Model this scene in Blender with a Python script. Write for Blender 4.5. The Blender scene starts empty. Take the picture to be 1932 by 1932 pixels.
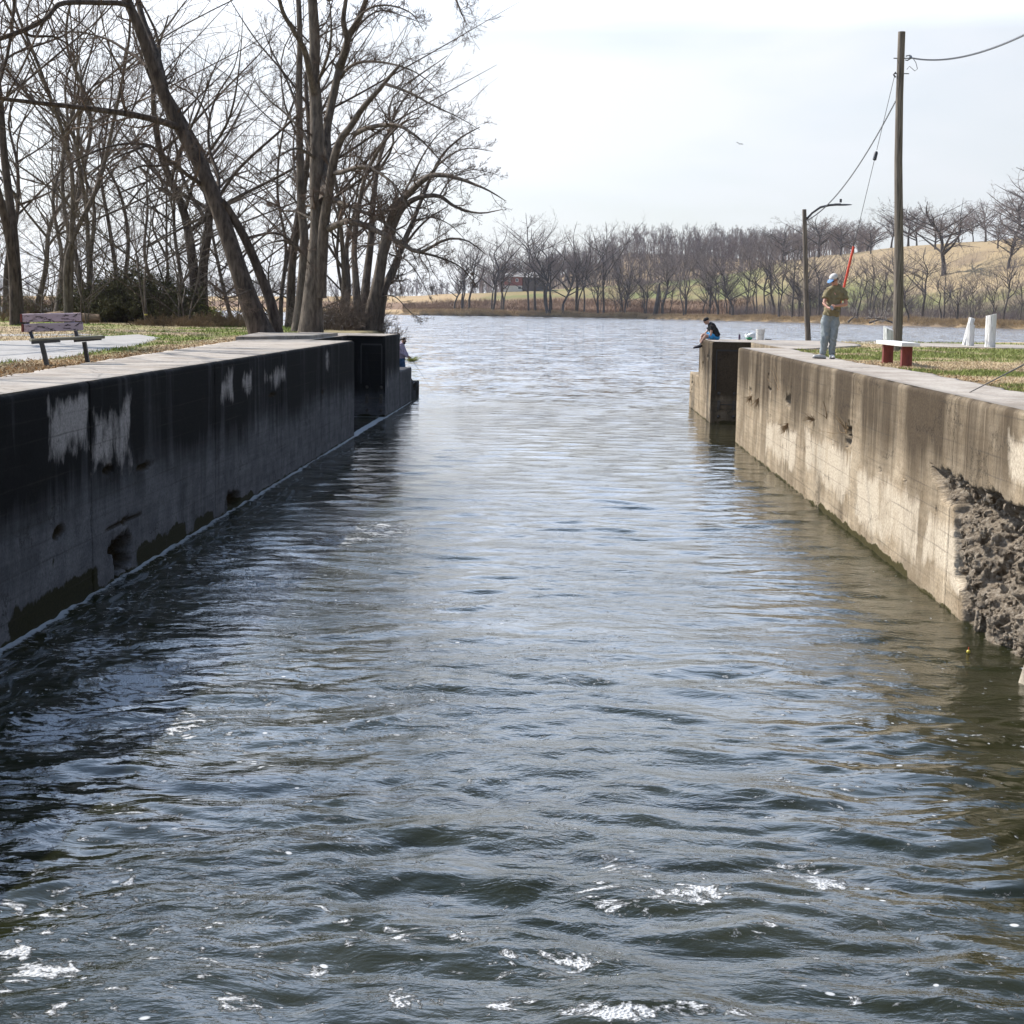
import bpy, bmesh, math, random
import numpy as np
from mathutils import Vector, Matrix
sc = bpy.context.scene
COL = sc.collection
rnd = random.Random(7)

# ------------------------------------------------------------------ camera
CZ = 3.65; F = 3004.0; SZ = 1932.0
PITCH, YAW, ROLL = math.radians(7.31), math.radians(1.75), math.radians(0.95)
R = Matrix.Rotation(YAW,4,'Z') @ Matrix.Rotation(math.pi/2-PITCH,4,'X') @ Matrix.Rotation(ROLL,4,'Z')
cam = bpy.data.cameras.new('camera'); cam.sensor_width = 36; cam.sensor_fit = 'HORIZONTAL'
cam.lens = 36*F/SZ; cam.clip_start = .1; cam.clip_end = 9000
co = bpy.data.objects.new('camera', cam); COL.objects.link(co)
co.matrix_world = Matrix.Translation((0,0,CZ)) @ R
sc.camera = co
RN = np.array(R.to_3x3())
# ------------------------------------------------------------------ light
SUN_EL = 43.0
SUN_DIR = np.array([-0.88, 0.47])            # where the sun stands, seen from the lock (left, a little beyond)
SUN_DIR = SUN_DIR/np.linalg.norm(SUN_DIR)
w = bpy.data.worlds.new("World"); sc.world = w; w.use_nodes = True
nt = w.node_tree; nt.nodes.clear()
def N(t, typ, **kw):
    n = t.nodes.new(typ)
    for k, v in kw.items():
        if k in n.inputs.keys() if isinstance(k,str) else False: n.inputs[k].default_value = v
        else: setattr(n, k, v)
    return n
out = nt.nodes.new('ShaderNodeOutputWorld'); bg = nt.nodes.new('ShaderNodeBackground')
sky = nt.nodes.new('ShaderNodeTexSky'); sky.sky_type = 'NISHITA'; sky.sun_disc = False
sky.sun_elevation = math.radians(SUN_EL); sky.sun_rotation = math.atan2(SUN_DIR[0], SUN_DIR[1])
sky.air_density = 1.0; sky.dust_density = 1.5; sky.ozone_density = 1.0
bg.inputs['Strength'].default_value = 0.1
tc = nt.nodes.new('ShaderNodeTexCoord')
mp = nt.nodes.new('ShaderNodeMapping'); mp.inputs['Scale'].default_value = (1.2,1.6,5.0)
mp.inputs['Rotation'].default_value = (0,math.radians(8),0)
n1 = nt.nodes.new('ShaderNodeTexNoise'); n1.inputs['Scale'].default_value = 2.3; n1.inputs['Detail'].default_value = 5; n1.inputs['Distortion'].default_value=.6
n1.inputs['Roughness'].default_value = .5
rp = nt.nodes.new('ShaderNodeValToRGB'); rp.color_ramp.elements[0].position = .38; rp.color_ramp.elements[1].position = .60
rp.color_ramp.elements[0].color = (.66,.66,.66,1)
mx = nt.nodes.new('ShaderNodeMix'); mx.data_type = 'RGBA'
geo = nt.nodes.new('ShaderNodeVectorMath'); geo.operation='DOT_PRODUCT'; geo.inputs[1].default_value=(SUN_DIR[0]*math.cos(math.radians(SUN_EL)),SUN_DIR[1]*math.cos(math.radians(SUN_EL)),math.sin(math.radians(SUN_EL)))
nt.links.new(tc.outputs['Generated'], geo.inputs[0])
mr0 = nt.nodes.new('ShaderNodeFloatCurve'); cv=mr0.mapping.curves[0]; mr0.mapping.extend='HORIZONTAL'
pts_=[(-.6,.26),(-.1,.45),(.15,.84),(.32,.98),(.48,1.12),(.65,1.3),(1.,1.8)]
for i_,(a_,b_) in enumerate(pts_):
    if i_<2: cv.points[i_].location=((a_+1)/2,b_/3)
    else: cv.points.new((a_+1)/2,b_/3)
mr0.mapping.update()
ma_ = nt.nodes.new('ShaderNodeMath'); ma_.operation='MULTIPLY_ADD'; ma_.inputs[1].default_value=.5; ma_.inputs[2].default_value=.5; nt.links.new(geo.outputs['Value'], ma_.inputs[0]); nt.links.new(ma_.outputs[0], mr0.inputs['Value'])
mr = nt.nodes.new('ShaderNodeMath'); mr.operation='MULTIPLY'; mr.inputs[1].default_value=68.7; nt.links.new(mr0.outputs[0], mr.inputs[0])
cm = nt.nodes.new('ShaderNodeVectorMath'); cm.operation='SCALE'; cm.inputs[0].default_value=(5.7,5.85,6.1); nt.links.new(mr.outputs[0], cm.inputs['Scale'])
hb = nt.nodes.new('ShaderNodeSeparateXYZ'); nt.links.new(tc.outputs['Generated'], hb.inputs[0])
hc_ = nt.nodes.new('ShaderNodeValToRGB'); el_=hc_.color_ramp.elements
for i_,(p_,c_) in enumerate([(.0,(.268,.276,.287)),(.165,(.266,.277,.295)),(.235,(.76,.82,.95)),(.35,(.56,.69,.92)),(.50,(.13,.19,.29)),(.75,(.045,.075,.13))]):  # added bright band above the frame lifts the water's reflections; zenith darkened too
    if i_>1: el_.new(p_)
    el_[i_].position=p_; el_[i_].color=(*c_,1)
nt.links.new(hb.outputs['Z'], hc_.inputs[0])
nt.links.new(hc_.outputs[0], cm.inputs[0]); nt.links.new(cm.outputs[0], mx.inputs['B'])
nt.links.new(tc.outputs['Generated'], mp.inputs[0]); nt.links.new(mp.outputs[0], n1.inputs['Vector'])
nt.links.new(n1.outputs['Fac'], rp.inputs[0]); sx_ = nt.nodes.new('ShaderNodeSeparateXYZ'); nt.links.new(tc.outputs['Generated'], sx_.inputs[0])
m2_ = nt.nodes.new('ShaderNodeMapRange'); m2_.inputs['From Min'].default_value=.22; m2_.inputs['From Max'].default_value=.6; m2_.inputs['To Min'].default_value=1.; m2_.inputs['To Max'].default_value=.75; nt.links.new(sx_.outputs['Z'], m2_.inputs['Value'])
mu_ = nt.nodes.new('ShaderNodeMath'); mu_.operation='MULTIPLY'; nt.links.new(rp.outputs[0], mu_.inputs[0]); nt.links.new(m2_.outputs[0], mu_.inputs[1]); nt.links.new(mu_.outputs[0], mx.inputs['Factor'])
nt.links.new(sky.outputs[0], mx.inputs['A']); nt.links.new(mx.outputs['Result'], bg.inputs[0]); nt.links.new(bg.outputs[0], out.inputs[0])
sl = bpy.data.lights.new('sun','SUN'); sl.energy = 5.0; sl.angle = math.radians(.53); sl.color = (1,.95,.87)
so = bpy.data.objects.new('sun', sl); COL.objects.link(so)
sd = Vector((SUN_DIR[0]*math.cos(math.radians(SUN_EL)), SUN_DIR[1]*math.cos(math.radians(SUN_EL)), math.sin(math.radians(SUN_EL))))
so.rotation_euler = sd.to_track_quat('Z','Y').to_euler()
sc.view_settings.view_transform = 'Standard'; sc.view_settings.look = 'None'
sc.view_settings.exposure = 0.64; sc.view_settings.gamma = 1
sc.render.engine = 'CYCLES'
sc.cycles.max_bounces = 5; sc.cycles.transparent_max_bounces = 8

# ------------------------------------------------------------------ measuring helpers
def ray(px, py): return RN @ np.array([(px-966)/F, (966-py)/F, -1.0])
CAMP = np.array([0,0,CZ])
def onz(px,py,z): d = ray(px,py); return CAMP + d*((z-CZ)/d[2])
def onx(px,py,x): d = ray(px,py); return CAMP + d*(x/d[0])
def at(px,py,y): d = ray(px,py); return CAMP + d*(y/d[1])

# ------------------------------------------------------------------ noise in numpy
def _h(i,j,k,s):
    n = (i.astype(np.int64)*374761393 + j.astype(np.int64)*668265263 + k.astype(np.int64)*2147483647 + s*1274126177) & 0xffffffff
    n = ((n ^ (n>>13))*1274126177) & 0xffffffff
    n = ((n ^ (n>>15))*2246822519) & 0xffffffff
    return ((n ^ (n>>16)) & 0xffffff)/float(0xffffff)
def vn(x,y,z=0.0,s=0):
    x,y,z = np.broadcast_arrays(np.asarray(x,float),np.asarray(y,float),np.asarray(z,float))
    i,j,k = np.floor(x),np.floor(y),np.floor(z)
    fx,fy,fz = x-i,y-j,z-k
    fx=fx*fx*fx*(fx*(fx*6-15)+10); fy=fy*fy*fy*(fy*(fy*6-15)+10); fz=fz*fz*fz*(fz*(fz*6-15)+10)
    r = 0
    for a in (0,1):
        for b in (0,1):
            for c in (0,1):
                wgt = (fx if a else 1-fx)*(fy if b else 1-fy)*(fz if c else 1-fz)
                r = r + wgt*_h(i+a,j+b,k+c,s)
    return r
def fbm(x,y,z=0.0,s=0,o=4):
    r=0;a=.5;t=0
    for q in range(o):
        f=2.03**q
        r=r+a*vn(x*f+q*17.3,y*f+q*9.1,np.asarray(z)*f,s+q); t+=a; a*=.5
    return r/t
def sm(v,a=0.,b=1.):
    t=np.clip((v-a)/(b-a),0,1); return t*t*(3-2*t)

# ------------------------------------------------------------------ objects helpers
def tag(o,label=None,cat=None,group=None,kind=None):
    if label: o['label']=label
    if cat: o['category']=cat
    if group: o['group']=group
    if kind: o['kind']=kind
    return o
def empty(name,loc,rz=0):
    o=bpy.data.objects.new(name,None); COL.objects.link(o); o.location=[float(v) for v in loc]; o.rotation_euler=(0,0,rz); o.empty_display_size=.2; return o
def link(name,me,mat=None,parent=None):
    o=bpy.data.objects.new(name,me); COL.objects.link(o)
    if mat:
        me.materials.clear(); me.materials.append(mat)
    if parent: o.parent=parent
    return o
def npmesh(name,V,Fq,smooth=True,cols=None,attrs=None):
    """V (n,3); Fq (m,3 or 4) int or list of such arrays"""
    me=bpy.data.meshes.new(name)
    V=np.ascontiguousarray(V,dtype=np.float32)
    fl=Fq if isinstance(Fq,list) else [Fq]
    me.vertices.add(len(V)); me.vertices.foreach_set('co',V.ravel())
    tot=sum(f.size for f in fl); nf=sum(len(f) for f in fl)
    me.loops.add(tot); me.polygons.add(nf)
    me.loops.foreach_set('vertex_index',np.concatenate([f.ravel() for f in fl]).astype(np.int32))
    cnt=np.concatenate([np.full(len(f),f.shape[1]) for f in fl]); st=np.concatenate([[0],np.cumsum(cnt)[:-1]])
    me.polygons.foreach_set('loop_start',st.astype(np.int32)); me.polygons.foreach_set('loop_total',cnt.astype(np.int32))
    me.polygons.foreach_set('use_smooth',np.full(nf,smooth))
    me.update(calc_edges=True)
    if cols is not None:
        a=me.color_attributes.new('Col','FLOAT_COLOR','POINT')
        c=np.ones((len(V),4),np.float32); c[:,:3]=cols; a.data.foreach_set('color',c.ravel())
    for k,v in (attrs or {}).items():
        a=me.attributes.new(k,'FLOAT','POINT'); a.data.foreach_set('value',np.asarray(v,np.float32).ravel())
    return me
def gridF(nr,nc,flip=False):
    i=np.arange(nr-1)[:,None]*nc+np.arange(nc-1)[None,:]
    f=np.stack([i,i+1,i+nc+1,i+nc],-1).reshape(-1,4)
    return f[:,::-1] if flip else f
class MB:
    """collects boxes, tubes, lathes into one mesh"""
    def __init__(s): s.bm=bmesh.new()
    def box(s,c,d,rot=None,bev=0.0):
        m=Matrix.Translation(c)@(rot.to_4x4() if rot is not None else Matrix.Identity(4))@Matrix.Diagonal((d[0],d[1],d[2],1))
        r=bmesh.ops.create_cube(s.bm,size=1,matrix=m)
        if bev:
            es=list({e for v in r['verts'] for e in v.link_edges})
            bmesh.ops.bevel(s.bm,geom=es,offset=bev,segments=2,affect='EDGES',profile=.6)
        return s
    def tube(s,pts,rad,k=8,cap=True,squash=None):
        pts=[Vector([float(a) for a in p]) for p in pts]; n=len(pts)
        if not hasattr(rad,'__len__'): rad=[rad]*n
        d0=(pts[-1]-pts[0]).normalized() if (pts[-1]-pts[0]).length>1e-6 else Vector((0,0,1))
        ref=d0.orthogonal(); rings=[]
        for i,p in enumerate(pts):
            t=(pts[min(i+1,n-1)]-pts[max(i-1,0)]).normalized()
            u=(ref-t*ref.dot(t)).normalized(); v=t.cross(u)
            rings.append([s.bm.verts.new(p+(u*math.cos(2*math.pi*j/k)+v*math.sin(2*math.pi*j/k))*rad[i]) for j in range(k)])
        for a,b in zip(rings,rings[1:]):
            for j in range(k): s.bm.faces.new((a[j],a[(j+1)%k],b[(j+1)%k],b[j]))
        if cap: s.bm.faces.new(rings[0][::-1]); s.bm.faces.new(rings[-1])
        return s
    def ell(s,c,r,rot=None,seg=12):
        m=Matrix.Translation([float(a) for a in c])@(rot.to_4x4() if rot is not None else Matrix.Identity(4))@Matrix.Diagonal((r[0],r[1],r[2],1))
        bmesh.ops.create_uvsphere(s.bm,u_segments=seg,v_segments=max(6,seg//2+2),radius=1,matrix=m); return s
    def lathe(s,c,prof,k=20):
        rings=[[s.bm.verts.new((c[0]+r*math.cos(2*math.pi*j/k),c[1]+r*math.sin(2*math.pi*j/k),c[2]+z)) for j in range(k)] for r,z in prof]
        for a,b in zip(rings,rings[1:]):
            for j in range(k): s.bm.faces.new((a[j],a[(j+1)%k],b[(j+1)%k],b[j]))
        s.bm.faces.new(rings[0][::-1]); s.bm.faces.new(rings[-1]); return s
    def loft(s,rings,k=16):
        """rings: (center, rx, ry, [axis]) ellipses across z"""
        rs=[]
        for c,rx,ry in rings:
            rs.append([s.bm.verts.new((c[0]+rx*math.cos(2*math.pi*j/k),c[1]+ry*math.sin(2*math.pi*j/k),c[2])) for j in range(k)])
        for a,b in zip(rs,rs[1:]):
            for j in range(k): s.bm.faces.new((a[j],a[(j+1)%k],b[(j+1)%k],b[j]))
        s.bm.faces.new(rs[0][::-1]); s.bm.faces.new(rs[-1]); return s
    def jitter(s,a,f=8,seed=0):
        for v in s.bm.verts:
            c=v.co
            n=Vector((float(vn(c.x*f,c.y*f,c.z*f,seed))-.5,float(vn(c.x*f,c.y*f,c.z*f,seed+1))-.5,float(vn(c.x*f,c.y*f,c.z*f,seed+2))-.5))
            v.co=c+n*a
        return s
    def sub(s,cuts=2):
        bmesh.ops.subdivide_edges(s.bm,edges=s.bm.edges[:],cuts=cuts,use_grid_fill=True); return s
    def build(s,name,mat,parent=None,smooth=True,voxel=None,sm_it=3,dec=None,fold=0):
        bmesh.ops.recalc_face_normals(s.bm,faces=s.bm.faces[:])
        me=bpy.data.meshes.new(name); s.bm.to_mesh(me); s.bm.free()
        if voxel:
            t=bpy.data.objects.new('tmp',me); COL.objects.link(t)
            m=t.modifiers.new('r','REMESH'); m.mode='VOXEL'; m.voxel_size=voxel; m.use_smooth_shade=True
            m2=t.modifiers.new('s','SMOOTH'); m2.iterations=sm_it; m2.factor=.5
            dg=bpy.context.evaluated_depsgraph_get(); ev=t.evaluated_get(dg)
            me2=bpy.data.meshes.new_from_object(ev); me2.name=name
            bpy.data.objects.remove(t); me=me2
            if fold:
                co=np.empty(len(me.vertices)*3); me.vertices.foreach_get('co',co); co=co.reshape(-1,3); nn=np.empty(len(me.vertices)*3); me.vertex_normals.foreach_get('vector',nn); nn=nn.reshape(-1,3)
                q=1-np.abs(2*fbm(co[:,0]*9+co[:,2]*5,co[:,1]*9-co[:,2]*4,co[:,2]*5,5,2)-1); co=co+nn*((q-.6)*fold)[:,None]; me.vertices.foreach_set('co',co.ravel().astype(np.float32)); me.update()
        for p in me.polygons: p.use_smooth=smooth
        if smooth and not voxel:
            try: me.set_sharp_from_angle(angle=math.radians(38))
            except Exception: pass
        return link(name,me,mat,parent)

# ------------------------------------------------------------------ materials
def newmat(name):
    m=bpy.data.materials.new(name); m.use_nodes=True; t=m.node_tree
    return m,t,t.nodes['Principled BSDF']
def lk(t,a,b): t.links.new(a,b)
def noise(t,vec,scale,detail=4,rough=.55,dist=0):
    n=t.nodes.new('ShaderNodeTexNoise'); n.inputs['Scale'].default_value=scale; n.inputs['Detail'].default_value=detail
    n.inputs['Roughness'].default_value=rough; n.inputs['Distortion'].default_value=dist
    if vec is not None: lk(t,vec,n.inputs['Vector'])
    return n.outputs['Fac']
def mapping(t,vec,scale=(1,1,1),loc=(0,0,0),rot=(0,0,0)):
    n=t.nodes.new('ShaderNodeMapping'); n.inputs['Scale'].default_value=scale; n.inputs['Location'].default_value=loc; n.inputs['Rotation'].default_value=rot
    lk(t,vec,n.inputs[0]); return n.outputs[0]
def ocoord(t): return t.nodes.new('ShaderNodeTexCoord').outputs['Object']
def gpos(t): return t.nodes.new('ShaderNodeNewGeometry').outputs['Position']
def ramp(t,fac,stops):
    n=t.nodes.new('ShaderNodeValToRGB'); e=n.color_ramp.elements
    while len(e)<len(stops): e.new(.5)
    for i,(p,c) in enumerate(stops): e[i].position=p; e[i].color=(*c,1) if hasattr(c,'__len__') else (c,c,c,1)
    lk(t,fac,n.inputs[0]); return n.outputs[0]
def mixc(t,f,a,b,mode='MIX'):
    n=t.nodes.new('ShaderNodeMix'); n.data_type='RGBA'; n.blend_type=mode
    for s,v in (('Factor',f),('A',a),('B',b)):
        if hasattr(v,'links'): lk(t,v,n.inputs[s])
        elif hasattr(v,'__len__'): n.inputs[s].default_value=(*v,1)
        else: n.inputs[s].default_value=v if s=='Factor' else (v,v,v,1)
    return n.outputs['Result']
def mth(t,op,a,b=None,c=None,clamp=False):
    n=t.nodes.new('ShaderNodeMath'); n.operation=op; n.use_clamp=clamp
    for i,v in enumerate((a,b,c)):
        if v is None: continue
        if hasattr(v,'links'): lk(t,v,n.inputs[i])
        else: n.inputs[i].default_value=v
    return n.outputs[0]
def attr(t,name):
    n=t.nodes.new('ShaderNodeAttribute'); n.attribute_name=name; return n
def bump(t,h,dist,strength=1,nrm=None):
    n=t.nodes.new('ShaderNodeBump'); n.inputs['Distance'].default_value=dist; n.inputs['Strength'].default_value=strength
    lk(t,h,n.inputs['Height'])
    if nrm is not None: lk(t,nrm,n.inputs['Normal'])
    return n.outputs[0]
def pm(name,c1,c2,scale=6,rough=.7,bumpd=.0,stretch=(1,1,1),detail=5,metal=0,lo=.35,hi=.65,vary=0,spec=.5):
    m,t,p=newmat(name); v=mapping(t,ocoord(t),stretch)
    n=noise(t,v,scale,detail); c=ramp(t,n,[(lo,c1),(hi,c2)])
    n2=noise(t,v,scale*5.3,3); c=mixc(t,1,c,ramp(t,n2,[(.3,.8),(.7,1.0)]),'MULTIPLY')
    lk(t,c,p.inputs['Base Color']); p.inputs['Roughness'].default_value=rough; p.inputs['Metallic'].default_value=metal
    p.inputs['Specular IOR Level'].default_value=spec
    if bumpd: lk(t,bump(t,n2,bumpd),p.inputs['Normal'])
    return m
M={}
M['bark']=pm('bark',(.045,.033,.026),(.13,.10,.08),9,.9,.03,(1,1,.25),spec=.2)
M['bark_grey']=pm('bark_grey',(.075,.06,.05),(.19,.155,.125),9,.9,.03,(1,1,.25),spec=.2)
M['twig']=pm('twig',(.085,.058,.045),(.17,.12,.09),3,.85,spec=.2)
M['twig_grey']=pm('twig_grey',(.11,.085,.07),(.22,.175,.145),3,.85,spec=.2)
M['far_bark']=pm('far_bark',(.055,.047,.042),(.12,.10,.09),.3,.9,spec=.1)
M['far_twig']=pm('far_twig',(.17,.135,.125),(.27,.22,.20),.15,.9,spec=.1)
M['dry_stem']=pm('dry_stem',(.16,.11,.065),(.34,.24,.14),2,.9,spec=.1)
M['leafy']=pm('leafy',(.06,.058,.025),(.15,.145,.065),3,.8,spec=.2)
M['pole']=pm('weathered_wood',(.075,.06,.048),(.24,.20,.16),5,.85,.01,(6,6,.25))
M['steel']=pm('steel',(.05,.05,.055),(.10,.10,.11),12,.5,metal=.6)
M['cable']=pm('cable',(.02,.02,.022),(.05,.05,.05),30,.6)
M['galv']=pm('galv',(.30,.31,.32),(.42,.43,.44),20,.45,metal=.5)
M['black']=pm('black_steel',(.012,.012,.014),(.03,.028,.028),25,.55)
M['red_guard']=pm('red_guard',(.62,.05,.02),(.75,.08,.03),10,.4)
M['dark_red']=pm('dark_red',(.10,.018,.014),(.19,.04,.03),8,.75,.004,(1,1,.3))
M['white_wood']=pm('white_wood',(.20,.185,.17),(.76,.75,.72),5,.8,.012,(7,7,.4),lo=.33,hi=.44)
M['white_slab']=pm('white_slab',(.62,.61,.58),(.80,.79,.76),4,.6,.003)
M['olive_shirt']=pm('olive_shirt',(.17,.138,.072),(.23,.19,.10),14,.9,.004)
M['grey_jean']=pm('grey_jean',(.18,.21,.22),(.27,.30,.31),12,.9,.004)
M['skin']=pm('skin',(.46,.26,.185),(.55,.33,.24),20,.55)
M['skin_red']=pm('skin_red',(.45,.22,.155),(.52,.27,.19),20,.55)
M['cap_white']=pm('cap_white',(.58,.55,.52),(.68,.65,.62),14,.9)
M['cap_blue']=pm('cap_blue',(.10,.22,.42),(.14,.28,.5),14,.8)
M['hair']=pm('hair',(.03,.018,.012),(.06,.04,.025),60,.7)
M['shoe_white']=pm('shoe_white',(.50,.49,.48),(.68,.67,.65),20,.7)
M['shoe_dark']=pm('shoe_dark',(.03,.028,.035),(.07,.06,.07),20,.7)
M['black_cloth']=pm('black_cloth',(.010,.010,.011),(.022,.021,.022),14,.95,.004)
M['blue_short']=pm('blue_short',(.02,.22,.50),(.04,.32,.62),10,.8)
M['lav_shirt']=pm('lav_shirt',(.40,.33,.44),(.52,.44,.55),14,.9,.004)
M['blue_jean']=pm('blue_jean',(.02,.07,.16),(.045,.12,.25),12,.9)
M['glass_dark']=pm('glass_dark',(.008,.008,.01),(.015,.015,.02),10,.1)
M['bucket']=pm('bucket',(.66,.64,.6),(.76,.74,.7),5,.45)
M['bag']=pm('bag',(.72,.74,.74),(.82,.84,.84),9,.35,.004)
M['green_print']=pm('green_print',(.03,.28,.14),(.06,.38,.2),9,.4)
M['purple']=pm('purple',(.05,.025,.06),(.10,.05,.11),9,.4)
M['yellow_tip']=pm('yellow_tip',(.5,.38,.04),(.6,.5,.08),9,.5)
M['float_plant']=pm('float_plant',(.22,.26,.04),(.42,.42,.08),9,.6)
M['brick_red']=pm('house_siding',(.17,.055,.045),(.24,.09,.075),2,.85)
M['brick_dark']=pm('house_dark',(.07,.05,.045),(.11,.085,.075),2,.85)
M['roof']=pm('roof_grey',(.22,.21,.2),(.32,.31,.30),2,.8)
M['concrete_far']=pm('foundation',(.4,.38,.34),(.5,.48,.44),2,.8)
M['window']=pm('window_glass',(.04,.05,.06),(.07,.08,.09),2,.15)
M['trim']=pm('white_trim',(.65,.64,.6),(.75,.74,.7),2,.6)
M['deck']=pm('aged_plank',(.10,.095,.06),(.24,.22,.17),4,.85,.005,(1,8,8))
def peeling(name,c_paint,c_wood,scale=9):
    m,t,p=newmat(name); v=mapping(t,ocoord(t),(1,3,3.2)); n=noise(t,v,scale,7,.68,.8)
    f=ramp(t,n,[(.56,0.),(.585,1.)])
    c=mixc(t,f,ramp(t,noise(t,v,3),[(.3,c_paint),(.7,tuple(min(1,x*1.2) for x in c_paint))]),c_wood)
    lk(t,c,p.inputs['Base Color']); p.inputs['Roughness'].default_value=.7; lk(t,bump(t,mth(t,'SUBTRACT',1.,f),.004),p.inputs['Normal']); return m
M['peel']=peeling('peeling_mauve_paint',(.44,.34,.38),(.035,.022,.018))
def colmat(name,rough=.95,fine=14,amp=(.55,1.25),bumpd=.02,spec=.1):
    m,t,p=newmat(name); a=attr(t,'Col').outputs['Color']; g=gpos(t)
    n=noise(t,g,fine,6,.7); n2=noise(t,g,fine*.12,4,.6)
    c=mixc(t,1,a,ramp(t,n,[(.3,amp[0]),(.7,amp[1])]),'MULTIPLY'); c=mixc(t,1,c,ramp(t,n2,[(.3,.82),(.7,1.1)]),'MULTIPLY')
    lk(t,c,p.inputs['Base Color']); p.inputs['Roughness'].default_value=rough; p.inputs['Specular IOR Level'].default_value=spec
    if bumpd: lk(t,bump(t,n,bumpd),p.inputs['Normal'])
    return m
M['ground']=colmat('ground_soil')
M['grass']=colmat('grass_blades',.8,3,(.8,1.15),0)
def coping_mat():
    m,t,p=newmat('coping_concrete'); g=gpos(t)
    n=noise(t,g,1.3,6,.65,.3); c=ramp(t,n,[(.3,(.22,.18,.14)),(.5,(.34,.295,.25)),(.7,(.43,.385,.33))])
    n2=noise(t,g,28,5,.75); c=mixc(t,1,c,ramp(t,n2,[(.3,.6),(.55,1.),(.75,1.08)]),'MULTIPLY'); n5=noise(t,mapping(t,g,(1,.5,1)),3.5,8,.75,.5); c=mixc(t,ramp(t,n5,[(.56,0.),(.7,.65)]),c,(.13,.10,.075))
    vo=t.nodes.new('ShaderNodeTexVoronoi'); vo.feature='DISTANCE_TO_EDGE'; vo.inputs['Scale'].default_value=.42
    dn=t.nodes.new('ShaderNodeMix'); dn.data_type='VECTOR'; nn=t.nodes.new('ShaderNodeTexNoise'); nn.inputs['Scale'].default_value=2.5; nn.inputs['Detail'].default_value=5; lk(t,g,nn.inputs['Vector'])
    dn.inputs['Factor'].default_value=.35; lk(t,g,dn.inputs['A']); lk(t,nn.outputs['Color'],dn.inputs['B']); lk(t,dn.outputs['Result'],vo.inputs['Vector'])
    cr=ramp(t,vo.outputs['Distance'],[(.0,.35),(.006,1.)]); c=mixc(t,1,c,cr,'MULTIPLY')
    e=attr(t,'edge').outputs['Fac']; c=mixc(t,mth(t,'MULTIPLY',e,mth(t,'ADD',n2,.2),clamp=True),c,(.10,.085,.07))
    lk(t,c,p.inputs['Base Color']); p.inputs['Roughness'].default_value=.9; lk(t,bump(t,n2,.006),p.inputs['Normal']); return m
M['coping']=coping_mat()
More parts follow.
